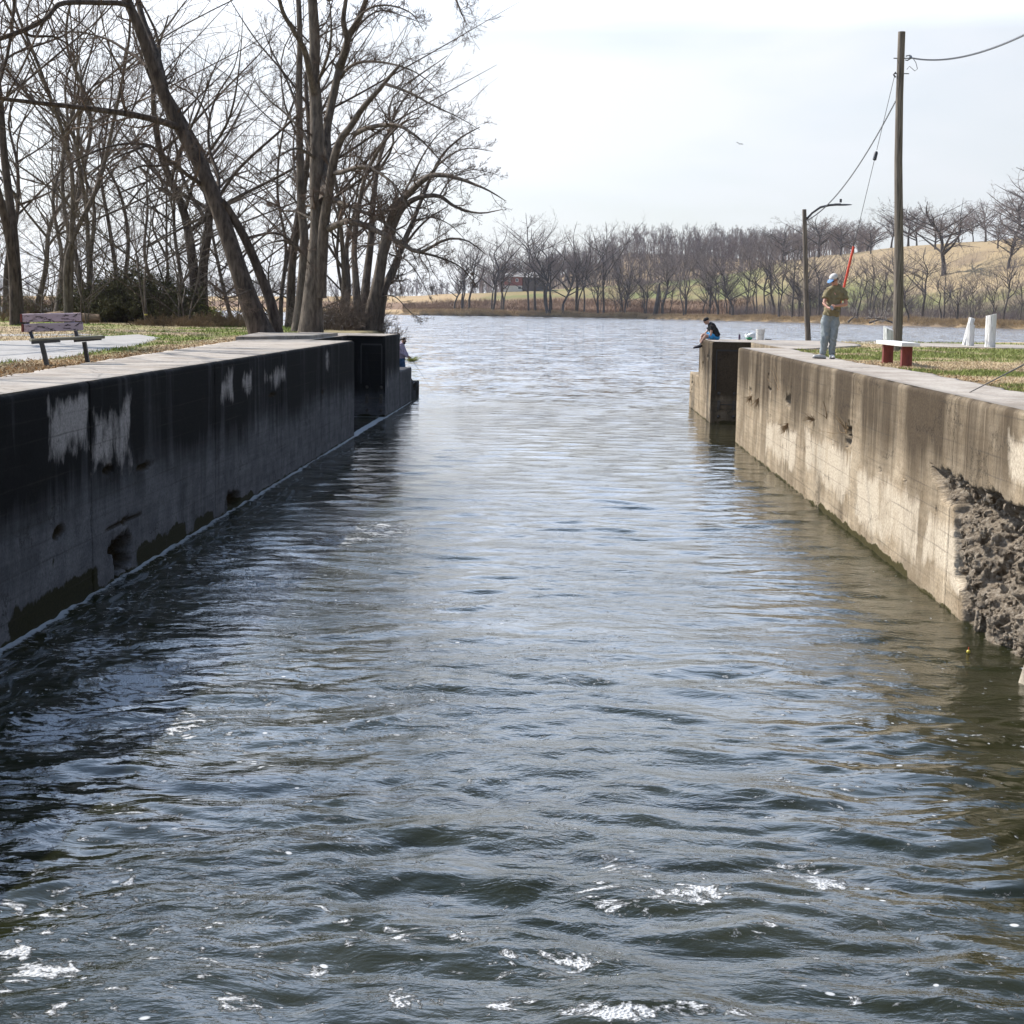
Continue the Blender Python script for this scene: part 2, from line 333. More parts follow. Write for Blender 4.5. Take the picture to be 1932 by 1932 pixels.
def wall_mat(name,base_a,base_b,dark,pale,algae=(.028,.026,.012)):
    m,t,p=newmat(name); g=gpos(t)
    sv=mapping(t,g,(1.,1.,.11)); st=noise(t,sv,1.15,9,.68,.5); st2=noise(t,mapping(t,g,(1.6,1.6,.6)),3.6,9,.74,.3)
    fine=noise(t,g,26,6,.75); med=noise(t,g,2.2,6,.6,.4)
    c=ramp(t,med,[(.3,base_a),(.7,base_b)])
    hz=noise(t,mapping(t,g,(.4,.4,9)),1.5,3,.6); c=mixc(t,1,c,ramp(t,hz,[(.35,.84),(.65,1.06)]),'MULTIPLY')
    pf=mth(t,'ADD',attr(t,'pale').outputs['Fac'],mth(t,'MULTIPLY',mth(t,'SUBTRACT',st2,.5),2.0))
    df=mth(t,'ADD',attr(t,'dark').outputs['Fac'],mth(t,'MULTIPLY',mth(t,'SUBTRACT',st,.5),2.2))
    df=mth(t,'ADD',df,mth(t,'MULTIPLY',mth(t,'SUBTRACT',fine,.5),.5))
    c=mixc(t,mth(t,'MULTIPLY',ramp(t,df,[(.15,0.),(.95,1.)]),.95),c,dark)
    c=mixc(t,mth(t,'MULTIPLY',ramp(t,pf,[(.45,0.),(1.05,1.)]),.85),c,pale)
    af=mth(t,'ADD',attr(t,'algae').outputs['Fac'],mth(t,'MULTIPLY',mth(t,'SUBTRACT',med,.5),2.4))
    c=mixc(t,ramp(t,af,[(.45,0.),(.62,1.)]),c,algae)
    cv_=t.nodes.new('ShaderNodeTexVoronoi'); cv_.feature='DISTANCE_TO_EDGE'; cv_.inputs['Scale'].default_value=.55
    cn_=t.nodes.new('ShaderNodeTexNoise'); cn_.inputs['Scale'].default_value=1.6; cn_.inputs['Detail'].default_value=7; cn_.inputs['Roughness'].default_value=.7; lk(t,g,cn_.inputs['Vector'])
    cm_=t.nodes.new('ShaderNodeVectorMath'); cm_.operation='MULTIPLY_ADD'; lk(t,cn_.outputs['Color'],cm_.inputs[0]); cm_.inputs[1].default_value=(1.6,1.6,1.1); lk(t,mapping(t,g,(1,.7,1.5)),cm_.inputs[2]); lk(t,cm_.outputs[0],cv_.inputs['Vector'])
    cf=mth(t,'MULTIPLY',ramp(t,cv_.outputs['Distance'],[(0.,1.),(.012,0.)]),ramp(t,noise(t,g,.7,3),[(.45,0.),(.55,.8)]))
    c=mixc(t,cf,c,(.02,.017,.014))
    wv_=t.nodes.new('ShaderNodeTexWave'); wv_.bands_direction='Z'; wv_.inputs['Scale'].default_value=1.35; wv_.inputs['Distortion'].default_value=.35; wv_.inputs['Detail'].default_value=2; lk(t,g,wv_.inputs['Vector'])
    c=mixc(t,mth(t,'MULTIPLY',ramp(t,wv_.outputs['Fac'],[(0.,1.),(.03,0.)]),ramp(t,noise(t,mapping(t,g,(1,.4,3)),1.2,4),[(.4,0.),(.7,.55)])),c,(.05,.045,.04))
    spt=ramp(t,noise(t,g,11,7,.75),[(.60,0.),(.70,.55)]); c=mixc(t,spt,c,(.035,.03,.025))
    rub=attr(t,'rubble').outputs['Fac']
    rn=noise(t,g,9,9,.8); rc=ramp(t,rn,[(.30,(.08,.06,.045)),(.42,(.26,.21,.155)),(.56,(.42,.355,.28)),(.7,(.58,.52,.44))])
    if name=='wall_blackened': rc=mixc(t,1.,rc,(.13,.12,.09),'MULTIPLY')
    c=mixc(t,rub,c,rc)
    c=mixc(t,1,c,ramp(t,fine,[(.3,.5),(.6,1.08)]),'MULTIPLY')
    lk(t,c,p.inputs['Base Color']); p.inputs['Roughness'].default_value=.9; p.inputs['Specular IOR Level'].default_value=.05
    h=mth(t,'ADD',mth(t,'MULTIPLY',fine,.3),mth(t,'MULTIPLY',rn,mth(t,'MULTIPLY',rub,5.)))
    lk(t,bump(t,h,.02),p.inputs['Normal']); return m
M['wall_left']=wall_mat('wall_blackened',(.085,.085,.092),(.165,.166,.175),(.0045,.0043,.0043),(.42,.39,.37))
M['wall_right']=wall_mat('wall_tan',(.26,.20,.132),(.42,.345,.25),(.058,.043,.029),(.50,.43,.335),(.055,.047,.02))
M['asphalt']=pm('path_asphalt',(.27,.255,.24),(.36,.345,.33),2.5,.9,.006,detail=8)
M['iron']=pm('iron_fitting',(.04,.034,.03),(.10,.085,.07),14,.7,.004)

# ------------------------------------------------------------------ terrain
XL,XR=-5.85,4.85; ZT=2.66; ZG=2.62
SH=np.array([(-3000,1500),(-900,960),(-300,800),(-172,770),(-90,680),(-59,640),(-15,672),(32,664),(60,630),(85,590),(104,505),(130,459),(180,390),(400,250),(3000,-600)],float)
def shore_d(x,y):
    """distance past the far shoreline (positive inland)"""
    best=np.full(np.shape(x),1e9)
    for a,b in zip(SH,SH[1:]):
        e=b-a; t=np.clip(((x-a[0])*e[0]+(y-a[1])*e[1])/(e@e),0,1)
        best=np.minimum(best,np.hypot(x-a[0]-t*e[0],y-a[1]-t*e[1]))
    ys=np.interp(x,SH[:,0],SH[:,1]); return np.where(y>ys,best,-best)
AU=([-1,-.3,-.1,-.03,0,.05,.1,.15,.2,.285,.4,1],[3,4,7,10,11.5,14,20,29,33,36,40,40])
WU=([-1,0,.1,.2,1],[120,115,160,150,150])
BU=([-1,-.06,-.025,0,.04,.09,.14,.2,1],[0,0,3,13,24,16,5,0,0])
def yL(x): return np.interp(x,[-80,-50,-25,-16,-10,-8,-6.9],[112,100,92,80,72,69,66])
def yR(x): return np.interp(x,[5.5,9,14,20,60],[57.2,58.6,60.5,66,90])
def H(x,y):
    x=np.asarray(x,float); y=np.asarray(y,float)
    d=shore_d(x,y); u=x/np.maximum(y,1)
    far=-1.6+2.9*sm(d,-2,3.2)+.5*sm(d,3,12)+np.interp(u,*AU)*sm(d,14,14+np.interp(u,*WU))+np.interp(u,*BU)*sm(d,140,330)
    far=far+np.where(d>3,(fbm(x*.05,y*.05,0,3)-.5)*1.6,0)
    rec=((y>43.9)&(y<53.2))
    bL=np.where(y>57.5,-7.9,np.where(rec,-7.45,-6.5)); bR=np.where(y>57,7.0,np.where(rec,6.4,5.55))
    z=far
    dL=np.minimum(yL(x)-y,np.where(y>57.5,(-7.7-x)*5.5,99)); dR=yR(x)-y
    hl=np.where(dL>0,ZG,ZG+dL*.42); hr=np.where(dR>0,ZG,ZG+dR*.42)
    wob=(fbm(x*.25,y*.25,0,5)-.5)*.5
    hl=np.where(hl<ZG,hl+wob*sm(ZG-hl,0,.8),hl); hr=np.where(hr<ZG,hr+wob*sm(ZG-hr,0,.8),hr)
    # gentle rise of the left park away from the coping
    hl=hl+np.where((x<-12)&(yL(x)-y>0),.12*sm(-x,12,30)*fbm(x*.2,y*.2,0,8),0)
    z=np.where((x<np.where(y>57.5,-6.2,bL))&(y<150),np.maximum(hl,-1.6),z)
    z=np.where((x>bR)&(y<150),np.maximum(hr,-1.6),z)
    return z
def gcol(x,y):
    x=np.asarray(x,float); y=np.asarray(y,float)
    G=np.array([.165,.205,.045]); T=np.array([.45,.35,.22]); D=np.array([.17,.115,.07]); B=np.array([.215,.135,.085])
    n=fbm(x*.55,y*.35,0,21,5); n2=fbm(x*2.3,y*1.3,0,25,4)
    g=sm(n+.35*(n2-.5),.44,.60)
    # close to the coping: bare, leaf-littered soil
    edL=np.interp(y,[5,20,26,33,40,46],[-6.9,-7.2,-7.7,-8.1,-8.6,-9]); dl=edL-x
    g=np.where((x<0),g*sm(dl,.3,1.5)+.85*sm(dl,.9,1.6)*sm(3.2-dl,0,.8)*sm(n2,.3,.6),g)
    g=np.where((x<0)&(y>58),np.maximum(g*.9,.0)*sm(n,.3,.5)+.25*sm(84-y,0,20),g); g=np.where(x>0,g*.85,g)
    g=np.clip(g,0,1)
    c=T*(1-g[...,None])+G*g[...,None]
    brown=sm(fbm(x*1.1,y*.9,0,31,4),.5,.7)[...,None]; c=c*(1-.35*brown*(1-g[...,None]))+D*.35*brown*(1-g[...,None])
    d=shore_d(x,y); u=x/np.maximum(y,1)
    m1=fbm(x*.02,y*.02,0,41)[...,]; 
    fd=d+18*(m1-.5)
    tan=np.array([.42,.30,.165]); grn=np.array([.175,.185,.07]); straw=np.array([.34,.26,.155]); wood=np.array([.16,.12,.085]); mud=np.array([.085,.065,.048])
    def L(a,b,t): return a+(b-a)*t[...,None]
    fc=L(np.broadcast_to(mud,c.shape),np.broadcast_to(tan,c.shape),sm(d,1.2,3.2))
    # left: tan strip, brown dead field, green course, wood; right: green slope then straw top
    lf=L(fc,np.broadcast_to(B,c.shape),sm(fd,14,22)); lf=L(lf,np.broadcast_to(tan*.95,c.shape),sm(fd,68,80)*sm(-u,.03,.07)); 
    lf=L(lf,np.broadcast_to(grn,c.shape),sm(fd,72,84)*sm(u,-.07,-.03)); lf=L(lf,np.broadcast_to(wood,c.shape),sm(fd,150,170))
    rf=L(fc,np.broadcast_to(wood*1.15,c.shape),sm(fd,8,20)); rf=L(rf,np.broadcast_to(grn,c.shape),sm(fd,30,48))
    rf=L(rf,np.broadcast_to(straw,c.shape),sm(fd+70*(fbm(x*.02,y*.03,0,5)-.5),60,95)); rf=L(rf,np.broadcast_to(wood*1.3,c.shape),.75*sm(fbm(x*.06,y*.045,0,52),.5,.62)*sm(150-fd,0,40)); lf=L(lf,np.broadcast_to(tan*.8,c.shape),.6*sm(fbm(x*.05,y*.05,0,53),.45,.65)*sm(fd,70,90))
    fc=L(lf,rf,sm(u,.10,.16))
    c=np.where((y>150)[...,None],fc,c)
    hz=H(x,y); c=np.where(((y<150)&(hz<2.3))[...,None],np.array([.12,.095,.065]),c)
    return c
def axis(segs):
    a=[]
    for s,e,st in segs: a+=list(np.arange(s,e,st))
    return np.array(a+[segs[-1][1]])
gx=axis([(-3000,-900,150),(-900,-300,30),(-300,-60,6),(-60,-18,.6),(-18,-5,.15),(-5,5.1,1.5),(5.1,18,.15),(18,60,.6),(60,300,6),(300,900,30),(900,3000,150)])
gy=axis([(-300,-20,40),(-20,8,2),(8,66,.28),(66,110,.6),(110,440,14),(440,860,4),(860,1200,12),(1200,3600,160)])
X,Y=np.meshgrid(gx,gy); Zg=H(X,Y)
me=npmesh('ground',np.stack([X,Y,Zg],-1).reshape(-1,3),gridF(len(gy),len(gx)),cols=gcol(X,Y).reshape(-1,3))
tag(link('ground',me,M['ground']),kind='structure')
def hz(x,y): return float(H(np.array([x]),np.array([y]))[0])

def sheet(name,poly,z,mat,label=None,kind='structure',th=.0,edge=.0,wob=.06):
    """flat sheet with a slightly ragged outline"""
    P=[]
    for a,b in zip(poly,poly[1:]+poly[:1]):
        n=max(1,int(math.dist(a,b)/.25))
        for i in range(n):
            t=i/n; x=a[0]+(b[0]-a[0])*t; y=a[1]+(b[1]-a[1])*t
            P.append((x+wob*(float(vn(x*2,y*2,0,3))-.5)*2,y+wob*(float(vn(x*2,y*2,0,4))-.5)*2))
    bm=bmesh.new(); vs=[bm.verts.new((x,y,z)) for x,y in P]; f=bm.faces.new(vs)
    if th:
        r=bmesh.ops.extrude_face_region(bm,geom=[f]); bmesh.ops.translate(bm,vec=(0,0,-th),verts=[v for v in r['geom'] if isinstance(v,bmesh.types.BMVert)])
    bmesh.ops.recalc_face_normals(bm,faces=bm.faces[:])
    me=bpy.data.meshes.new(name); bm.to_mesh(me); bm.free()
    if not th and me.polygons[0].normal.z<0: me.flip_normals()
    return link(name,me,mat)
W=lambda pts: [tuple(onz(px,py,ZG+.004)[:2]) for px,py in pts]
tag(sheet('path',W([(-80,643),(0,643),(120,641),(180,635),(262,631),(302,637),(268,650),(200,661),(110,676),(0,684),(-80,692)]),ZG+.005,M['asphalt']),kind='structure')
tag(sheet('path',W([(-80,628.5),(0,629),(150,629.5),(188,631),(150,633),(0,634),(-80,634)]),ZG+.006,M['asphalt'],wob=.1),kind='structure')
tag(sheet('pavement',[(11.6,51.6),(24,50.0),(26,57.5),(13,57.6),(10.2,56.8)],ZG+.02,M['coping'],th=.1),kind='structure')

# ------------------------------------------------------------------ water
wy=[-6.0]
while wy[-1]<70: wy.append(wy[-1]+.032*max(1,(wy[-1]/12))**1.15)
wy=np.array(wy); wx=np.arange(-7.3,6.4,.05)
X,Y=np.meshgrid(wx,wy)
rg=np.random.RandomState(5)
wxw=X+.55*(fbm(X*.5,Y*.35,0,61,3)-.5)*2; wyw=Y+.55*(fbm(X*.5,Y*.35,0,62,3)-.5)*2
Zw=np.zeros_like(X)
calm=.25+1.5*fbm(X*.35,Y*.18,0,66,3)
fade=sm(Y,70,52)
for i in range(64):
    lam=.22*(9.5**(i/63.)); th=rg.normal(math.pi/2,.62)
    if i%3==0: th=rg.uniform(0,2*math.pi)
    k=2*math.pi/lam; kx,ky=math.cos(th)*k,math.sin(th)*k
    a=.0019*lam**1.05*(1.0 if lam<1.2 else .55)
    ph=(kx*wxw+ky*wyw)+rg.uniform(0,6.28)
    keep=sm(lam*14,np.maximum(.9,Y*.16),np.maximum(1.8,Y*.3)) if lam<.8 else 1
    Zw+=a*1.75*(np.sin(ph)+.22*np.sin(2*ph+.8))*keep
near=1+1.0*sm(Y,24,9)
Zm=np.zeros_like(X)
for i in range(46):
    lam=.17*(7.5**(i/45.)); th=rg.normal(math.pi/2,.45); k=2*math.pi/lam
    ph=math.cos(th)*k*wxw+math.sin(th)*k*wyw+rg.uniform(0,6.28); Zm+=.0025*lam**.9*(np.sin(ph)+.25*np.sin(2*ph+.6))*sm(lam*14,np.maximum(.9,Y*.13),np.maximum(1.8,Y*.26))
Zw=Zw*calm*near*(.08+.27*sm(Y,24,10))+Zm*(.35+1.2*fbm(X*.22,Y*.12,0,68,3))*(.75+.25*sm(Y,6,20))*(1-.25*sm(Y,35,60))
# boils of turbulent water below the dam, nearest the camera
Zw*=np.where(Y>66,sm(Y,70,66),1)
Zw+=.026*(fbm(X*.9+3*fbm(X*.5,Y*.5,0,3,2),Y*1.3,0,71,4)-.5)*sm(Y,26,8)
foam=np.zeros_like(X)
def fb(px,py,rx,ry,v):
    global foam
    c=onz(px,py,0); foam=np.maximum(foam,v*np.exp(-(((X-c[0])/rx)**2+((Y-c[1])/ry)**2)))
for a in [(90,1830,.30,.26,1),(25,1800,.18,.2,.95),(1150,1690,.42,.5,.82),(1290,1690,.45,.28,1.0),(1550,1665,.26,.3,.95),(1500,1640,.55,.35,.85),(1180,1640,.45,.4,.8),(1050,1820,.5,.35,.88),(760,1890,.18,.32,.9),(960,1900,.22,.2,.82),
          (1160,1915,.45,.16,1.0),(1340,1910,.5,.14,.95),(480,1785,.28,.16,.82),(590,1830,.15,.2,.9),(880,1770,.5,.3,.72),(700,1760,1.3,.5,.66),(1000,1560,1.2,.5,.62),(240,1300,.8,2.2,.95),(100,1370,.7,1.4,.95),(330,1370,.8,1.2,.84),(180,1220,.7,2.2,.84),(60,1480,.6,1.0,.8),(220,1520,.9,1.2,.7),
          (720,1000,1.0,1.8,.86),(650,1020,1.0,1.4,.82),(480,1100,1.3,3.,.72),(420,1050,.8,4,.75),(770,1330,2,3,.62),(830,1160,1,3,.62)]: fb(*a)
foam=np.maximum(foam*(.93+.02*sm(X,-2.6,-4.2)+.05*sm(Y,10,8)),.37+.04*sm(Y,13,8)+.20*sm(Y,30,10)*fbm(X*.4,Y*.3,0,90,2)+.08*sm(-X,0,5)*sm(Y,45,20))
edge=np.maximum(sm(X,XL+.10+.16*fbm(X*0,Y*.9,0,9,3),XL+.01)*(X>XL-.2)*sm(Y,64,60)*(.45+.7*fbm(X,Y*.4,0,12,3)),0)
edge=np.maximum(edge,.9*sm(np.abs(Y-52.33),.25,.05)*(X<XL+.1))
smear=sm(X,XL+1.8,XL+.2)*(X>XL-.2)
foam=np.where(X>XL-.3,foam,0)
V=np.stack([X,Y,Zw],-1).reshape(-1,3); Fw=gridF(len(wy),len(wx))
# the river beyond, same sheet
rx=axis([(-3000,-200,200),(-200,200,10),(200,3000,200)]); ry=axis([(70,700,15),(700,1800,100)])
X2,Y2=np.meshgrid(rx,ry); V2=np.stack([X2,Y2,np.zeros_like(X2)],-1).reshape(-1,3); F2=gridF(len(ry),len(rx))+len(V)
z2=np.zeros(len(V2))
me=npmesh('water',np.concatenate([V,V2]),[Fw,F2],attrs=dict(foam=np.concatenate([foam.ravel(),z2+.3]),wedge=np.concatenate([edge.ravel(),z2]),smear=np.concatenate([smear.ravel(),z2])))
def slopes(t,g,gw,nb,Yp):
    # ripples too small for the mesh, as slopes: short chop near, open-river chop beyond the lock
    def cn(vec,scale,detail,rough=.6):
        n=t.nodes.new('ShaderNodeTexNoise'); n.inputs['Scale'].default_value=scale; n.inputs['Detail'].default_value=detail; n.inputs['Roughness'].default_value=rough
        lk(t,vec,n.inputs['Vector']); v=t.nodes.new('ShaderNodeVectorMath'); v.operation='SUBTRACT'; lk(t,n.outputs['Color'],v.inputs[0]); v.inputs[1].default_value=(.5,.5,.5)
        m=t.nodes.new('ShaderNodeVectorMath'); m.operation='MULTIPLY'; lk(t,v.outputs[0],m.inputs[0]); m.inputs[1].default_value=(.7,1.,0.); return m.outputs[0]
    def scale(v,f):
        n=t.nodes.new('ShaderNodeVectorMath'); n.operation='SCALE'; lk(t,v,n.inputs[0]); lk(t,f,n.inputs['Scale']); return n.outputs[0]
    def add(a,b):
        n=t.nodes.new('ShaderNodeVectorMath'); n.operation='ADD'; lk(t,a,n.inputs[0]); lk(t,b,n.inputs[1]); return n.outputs[0]
    yn=mth(t,'DIVIDE',Yp,200.)
    pm_=ramp(t,noise(t,mapping(t,g,(.3,.14,1)),1.0,4,.6,.6),[(.38,.25),(.62,1.)])
    a1=mth(t,'MULTIPLY',ramp(t,yn,[(.2,0.),(.28,.1),(.36,.5),(.55,1.)]),pm_); a1=mth(t,'MULTIPLY',a1,2.2)
    a2=ramp(t,yn,[(.2,0.),(.28,.08),(.36,.4),(.55,1.)])
    v1=scale(cn(mapping(t,gw,(.8,1.5,1)),2.3,4),a1); v2=scale(cn(mapping(t,g,(.35,.5,1)),.8,5,.7),mth(t,'MULTIPLY',a2,.9))
    cb=t.nodes.new('ShaderNodeCombineXYZ'); lk(t,mth(t,'MULTIPLY',a2,-.10),cb.inputs[1]); s_=add(add(nb,cb.outputs[0]),add(v1,v2)); n=t.nodes.new('ShaderNodeVectorMath'); n.operation='NORMALIZE'; lk(t,s_,n.inputs[0]); return n.outputs[0]
def water_mat():
    m,t,p=newmat('murky_water'); g=gpos(t)
    yy=t.nodes.new('ShaderNodeSeparateXYZ'); lk(t,g,yy.inputs[0]); Yp=yy.outputs['Y']; Xp=yy.outputs['X']
    sv=t.nodes.new('ShaderNodeTexNoise'); sv.inputs['Scale'].default_value=.9; sv.inputs['Detail'].default_value=2; lk(t,g,sv.inputs['Vector'])
    wv=t.nodes.new('ShaderNodeVectorMath'); wv.operation='MULTIPLY_ADD'; lk(t,sv.outputs['Color'],wv.inputs[0]); wv.inputs[1].default_value=(.5,.5,.0); lk(t,g,wv.inputs[2]); gw=wv.outputs[0]
    r1=noise(t,mapping(t,gw,(1,1.7,1)),7.0,3,.55,.4)      # hand-sized ripples
    r2=noise(t,mapping(t,gw,(1,1.5,1)),24,3,.6,.3)
    r0=noise(t,mapping(t,gw,(.55,1.5,1)),1.7,4,.55,.5)
    gust=ramp(t,noise(t,mapping(t,g,(.25,.1,1)),1.3,3,.5,.5),[(.38,.15),(.62,1.)])
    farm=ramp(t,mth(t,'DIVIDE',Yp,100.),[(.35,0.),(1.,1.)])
    nearm=ramp(t,mth(t,'DIVIDE',Yp,100.),[(.12,1.),(.5,.15)])
    h=mth(t,'ADD',mth(t,'MULTIPLY',r1,mth(t,'MULTIPLY',gust,mth(t,'MULTIPLY_ADD',nearm,.010,.007))),mth(t,'MULTIPLY',r2,mth(t,'MULTIPLY',mth(t,'MULTIPLY',gust,nearm),.0036)))
    h=mth(t,'ADD',h,mth(t,'MULTIPLY',r0,.022))
    nb=bump(t,h,1.0)
    nb=slopes(t,g,gw,nb,Yp)
    # foam
    fa=attr(t,'foam').outputs['Fac']; we=attr(t,'wedge').outputs['Fac']; smr=attr(t,'smear').outputs['Fac']
    f1=noise(t,mapping(t,gw,(1.0,1.5,1)),3.8,8,.66,1.6); f2=noise(t,gw,11,4,.6,.5)
    s=mth(t,'ADD',mth(t,'ADD',mth(t,'MULTIPLY',f1,.85),mth(t,'MULTIPLY',f2,.38)),mth(t,'MULTIPLY',fa,.5))
    fo=ramp(t,s,[(.985,0.),(1.0,1.)])
    fo=ramp(t,mth(t,'SUBTRACT',s,.035),[(.94,0.),(.995,1.)])
    vb=t.nodes.new('ShaderNodeTexVoronoi'); vb.inputs['Scale'].default_value=46; lk(t,gw,vb.inputs['Vector'])
    holes=ramp(t,vb.outputs['Distance'],[(.12,.12),(.42,.95)])
    # specks
    vs=t.nodes.new('ShaderNodeTexVoronoi'); vs.inputs['Scale'].default_value=3.2; lk(t,gw,vs.inputs['Vector'])
    sp=mth(t,'MULTIPLY',ramp(t,vs.outputs['Distance'],[(.05,1.),(.075,0.)]),ramp(t,fa,[(.42,0.),(.50,1.)]))
    wl=ramp(t,mth(t,'ADD',we,mth(t,'MULTIPLY',mth(t,'SUBTRACT',f2,.5),1.2)),[(.45,0.),(.7,1.)])
    sw=noise(t,mapping(t,gw,(2.6,.35,1)),3.5,5,.6,1.4)
    fl=mth(t,'MULTIPLY',mth(t,'MULTIPLY',ramp(t,sw,[(.5,0.),(.62,.6)]),smr),.5)
    F_=mth(t,'MAXIMUM',mth(t,'MAXIMUM',mth(t,'MULTIPLY',fo,holes),sp),mth(t,'MAXIMUM',mth(t,'MULTIPLY',wl,.8),fl))
    body=ramp(t,noise(t,g,.6,3),[(.3,(.012,.0145,.006)),(.7,(.024,.024,.010))])
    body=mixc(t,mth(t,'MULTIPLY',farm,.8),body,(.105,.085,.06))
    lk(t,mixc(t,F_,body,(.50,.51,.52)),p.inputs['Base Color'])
    lk(t,mth(t,'ADD',mth(t,'MULTIPLY',F_,.75),.03),p.inputs['Roughness'])
    p.inputs['IOR'].default_value=1.37
    lk(t,bump(t,mth(t,'ADD',fo,mth(t,'MULTIPLY',vb.outputs['Distance'],fo)),.012,1,nb),p.inputs['Normal'])
    return m
M['water']=water_mat()
tag(link('water',me,M['water']),kind='structure')

# ------------------------------------------------------------------ lock walls
def edgeL(y): return np.interp(y,[5,20,26,33,40,46,57],[-6.9,-7.2,-7.7,-8.1,-8.6,-9.0,-9.4])
def edgeR(y): return np.interp(y,[5,21,24,28,32.6,38,44.5],[6.0,6.0,6.1,6.25,5.95,6.05,6.25])
def poly_d(py,pz,poly):
    """signed distance inside polygon (positive inside)"""
    P=np.array(poly); ins=np.zeros(py.shape,bool); best=np.full(py.shape,1e9)
    for a,b in zip(P,np.roll(P,-1,0)):
        e=b-a; t=np.clip(((py-a[0])*e[0]+(pz-a[1])*e[1])/(e@e),0,1)
        best=np.minimum(best,np.hypot(py-a[0]-t*e[0],pz-a[1]-t*e[1]))
        cr=((a[1]>pz)!=(b[1]>pz))&(py<(b[0]-a[0])*(pz-a[1])/(b[1]-a[1]+1e-12)+a[0]); ins^=cr
    return np.where(ins,best,-best)
def face(side,ys,ztop,holes=(),joints=(),pales=(),rubble=None,seed=0,algae=(),fine=True,darkf=None):
    x0=XL if side<0 else XR
    zs=np.concatenate([np.arange(-.9,0,.1),np.arange(0,ztop-.07,.03 if fine else .06)])
    rr=.06
    # rounded arris
    arc=[(ztop-rr+rr*math.sin(a),rr-rr*math.cos(a)) for a in np.linspace(0,math.pi/2,5)]
    zs=np.concatenate([zs,[a[0] for a in arc]]); off=np.concatenate([np.zeros(len(zs)-5),[a[1] for a in arc]])
    extra=[]
    for j in joints: extra+=[j-.022,j-.012,j+.012,j+.022]
    ys=np.unique(np.concatenate([ys,extra])) if extra else ys
    Yg,Zg_=np.meshgrid(ys,zs); Dp=np.tile(off[:,None],(1,len(ys)))
    Dp=Dp+.016*(fbm(Yg*.5,Zg_*.8,0,seed,3)-.5)+.004*(fbm(Yg*4,Zg_*4,0,seed+3,3)-.5)
    # chips along the top edge
    Dp=Dp+.012*sm(fbm(Yg*2,Zg_*2,0,seed+8,4),.55,.8)*sm(Zg_,ztop-.1,ztop)
    Z2=Zg_-.012*sm(fbm(Yg*2.2,Yg*0,0,seed+9,3),.5,.8)*sm(Zg_,ztop-.1,ztop)
    for j in joints:
        Dp=Dp+np.where(np.abs(Yg-j)<.014,.03,0)+.03*sm(np.abs(Yg-j),.05,.02)*sm(fbm(Yg*0+j,Zg_*5,0,seed),.6,.75)
    rub=np.zeros_like(Yg)
    for hy,hzz,ry_,rz_,dep in holes:
        rag=fbm(Yg*7,Zg_*7,0,seed+11,3)-.5
        r=np.hypot((Yg-hy)/ry_,(Zg_-hzz)/rz_)+rag*1.1
        k=sm(r,1.,.72); Dp=Dp+k*dep*(.6+.8*fbm(Yg*12,Zg_*12,0,seed+12,4)); rub=np.maximum(rub,k)
    if rubble:
        sdist=poly_d(Yg,Zg_,rubble)+.16*(fbm(Yg*3.4,Zg_*3.4,0,seed+20,6)-.5)*sm(Zg_,.9,1.4)+.06*(fbm(Yg*5,Zg_*5,0,seed+29,4)-.5)
        k=sm(sdist,0,.035)
        deep=.05+.20*sm(sdist,.3,1.8)+.30*sm(Zg_,.8,1.6)*sm(sdist,.02,.3)*sm(Yg,20.2,18.8)
        rock=(np.abs(2*fbm(Yg*2.2,Zg_*3,0,seed+21,4)-1))*.40+.16*(fbm(Yg*6,Zg_*8,0,seed+24,4)-.5)+.10*(fbm(Yg*16,Zg_*20,0,seed+22,4)-.5)+.03*vn(Yg*38,Zg_*38,0,seed+27)
        big=(vn(Yg*1.3,Zg_*1.8,0,seed+28)-.4)*.22*sm(sdist,.1,.5)
        lump=sm(Zg_,.95,.0)*.30
        Dp=Dp+k*np.clip(deep+big+rock-lump*.5*sm(sdist,.3,1.),.015,.58); rub=np.maximum(rub,k)
    dark=(darkf or (lambda y,z:0*y))(Yg,Zg_)
    pale=np.zeros_like(Yg)
    for (a,b,c,d) in pales: pale=np.maximum(pale,sm(np.minimum(np.minimum(Yg-a,b-Yg)*1.0,np.minimum(Zg_-c,d-Zg_))+.5*(fbm(Yg*1.6,Zg_*2.2,0,seed+41,5)-.5),-.2,.25)*(.45+1.1*fbm(Yg*1.5,Zg_*1.2,0,seed+40,4)))
    alg=sm(Zg_,.09,.0)*.75
    for (a,b,z1) in algae: alg=np.maximum(alg,sm(Zg_,z1+.15*(fbm(Yg*3,Yg*0,0,4)-.3),z1*.5)*sm(np.minimum(Yg-a,b-Yg),-.1,.2))
    V=np.stack([x0+side*Dp,Yg,Z2],-1).reshape(-1,3)
    return V,gridF(len(zs),len(ys),flip=side>0),dict(dark=dark.ravel(),pale=pale.ravel(),algae=alg.ravel(),rubble=rub.ravel())
def join(parts):
    Vs,Fs,A=[],[],{}; o=0
    for V,F_,at_ in parts:
        Vs.append(V); Fs.append(F_+o); o+=len(V)
        for k,v in at_.items(): A.setdefault(k,[]).append(v)
    return np.concatenate(Vs),Fs,{k:np.concatenate(v) for k,v in A.items()}
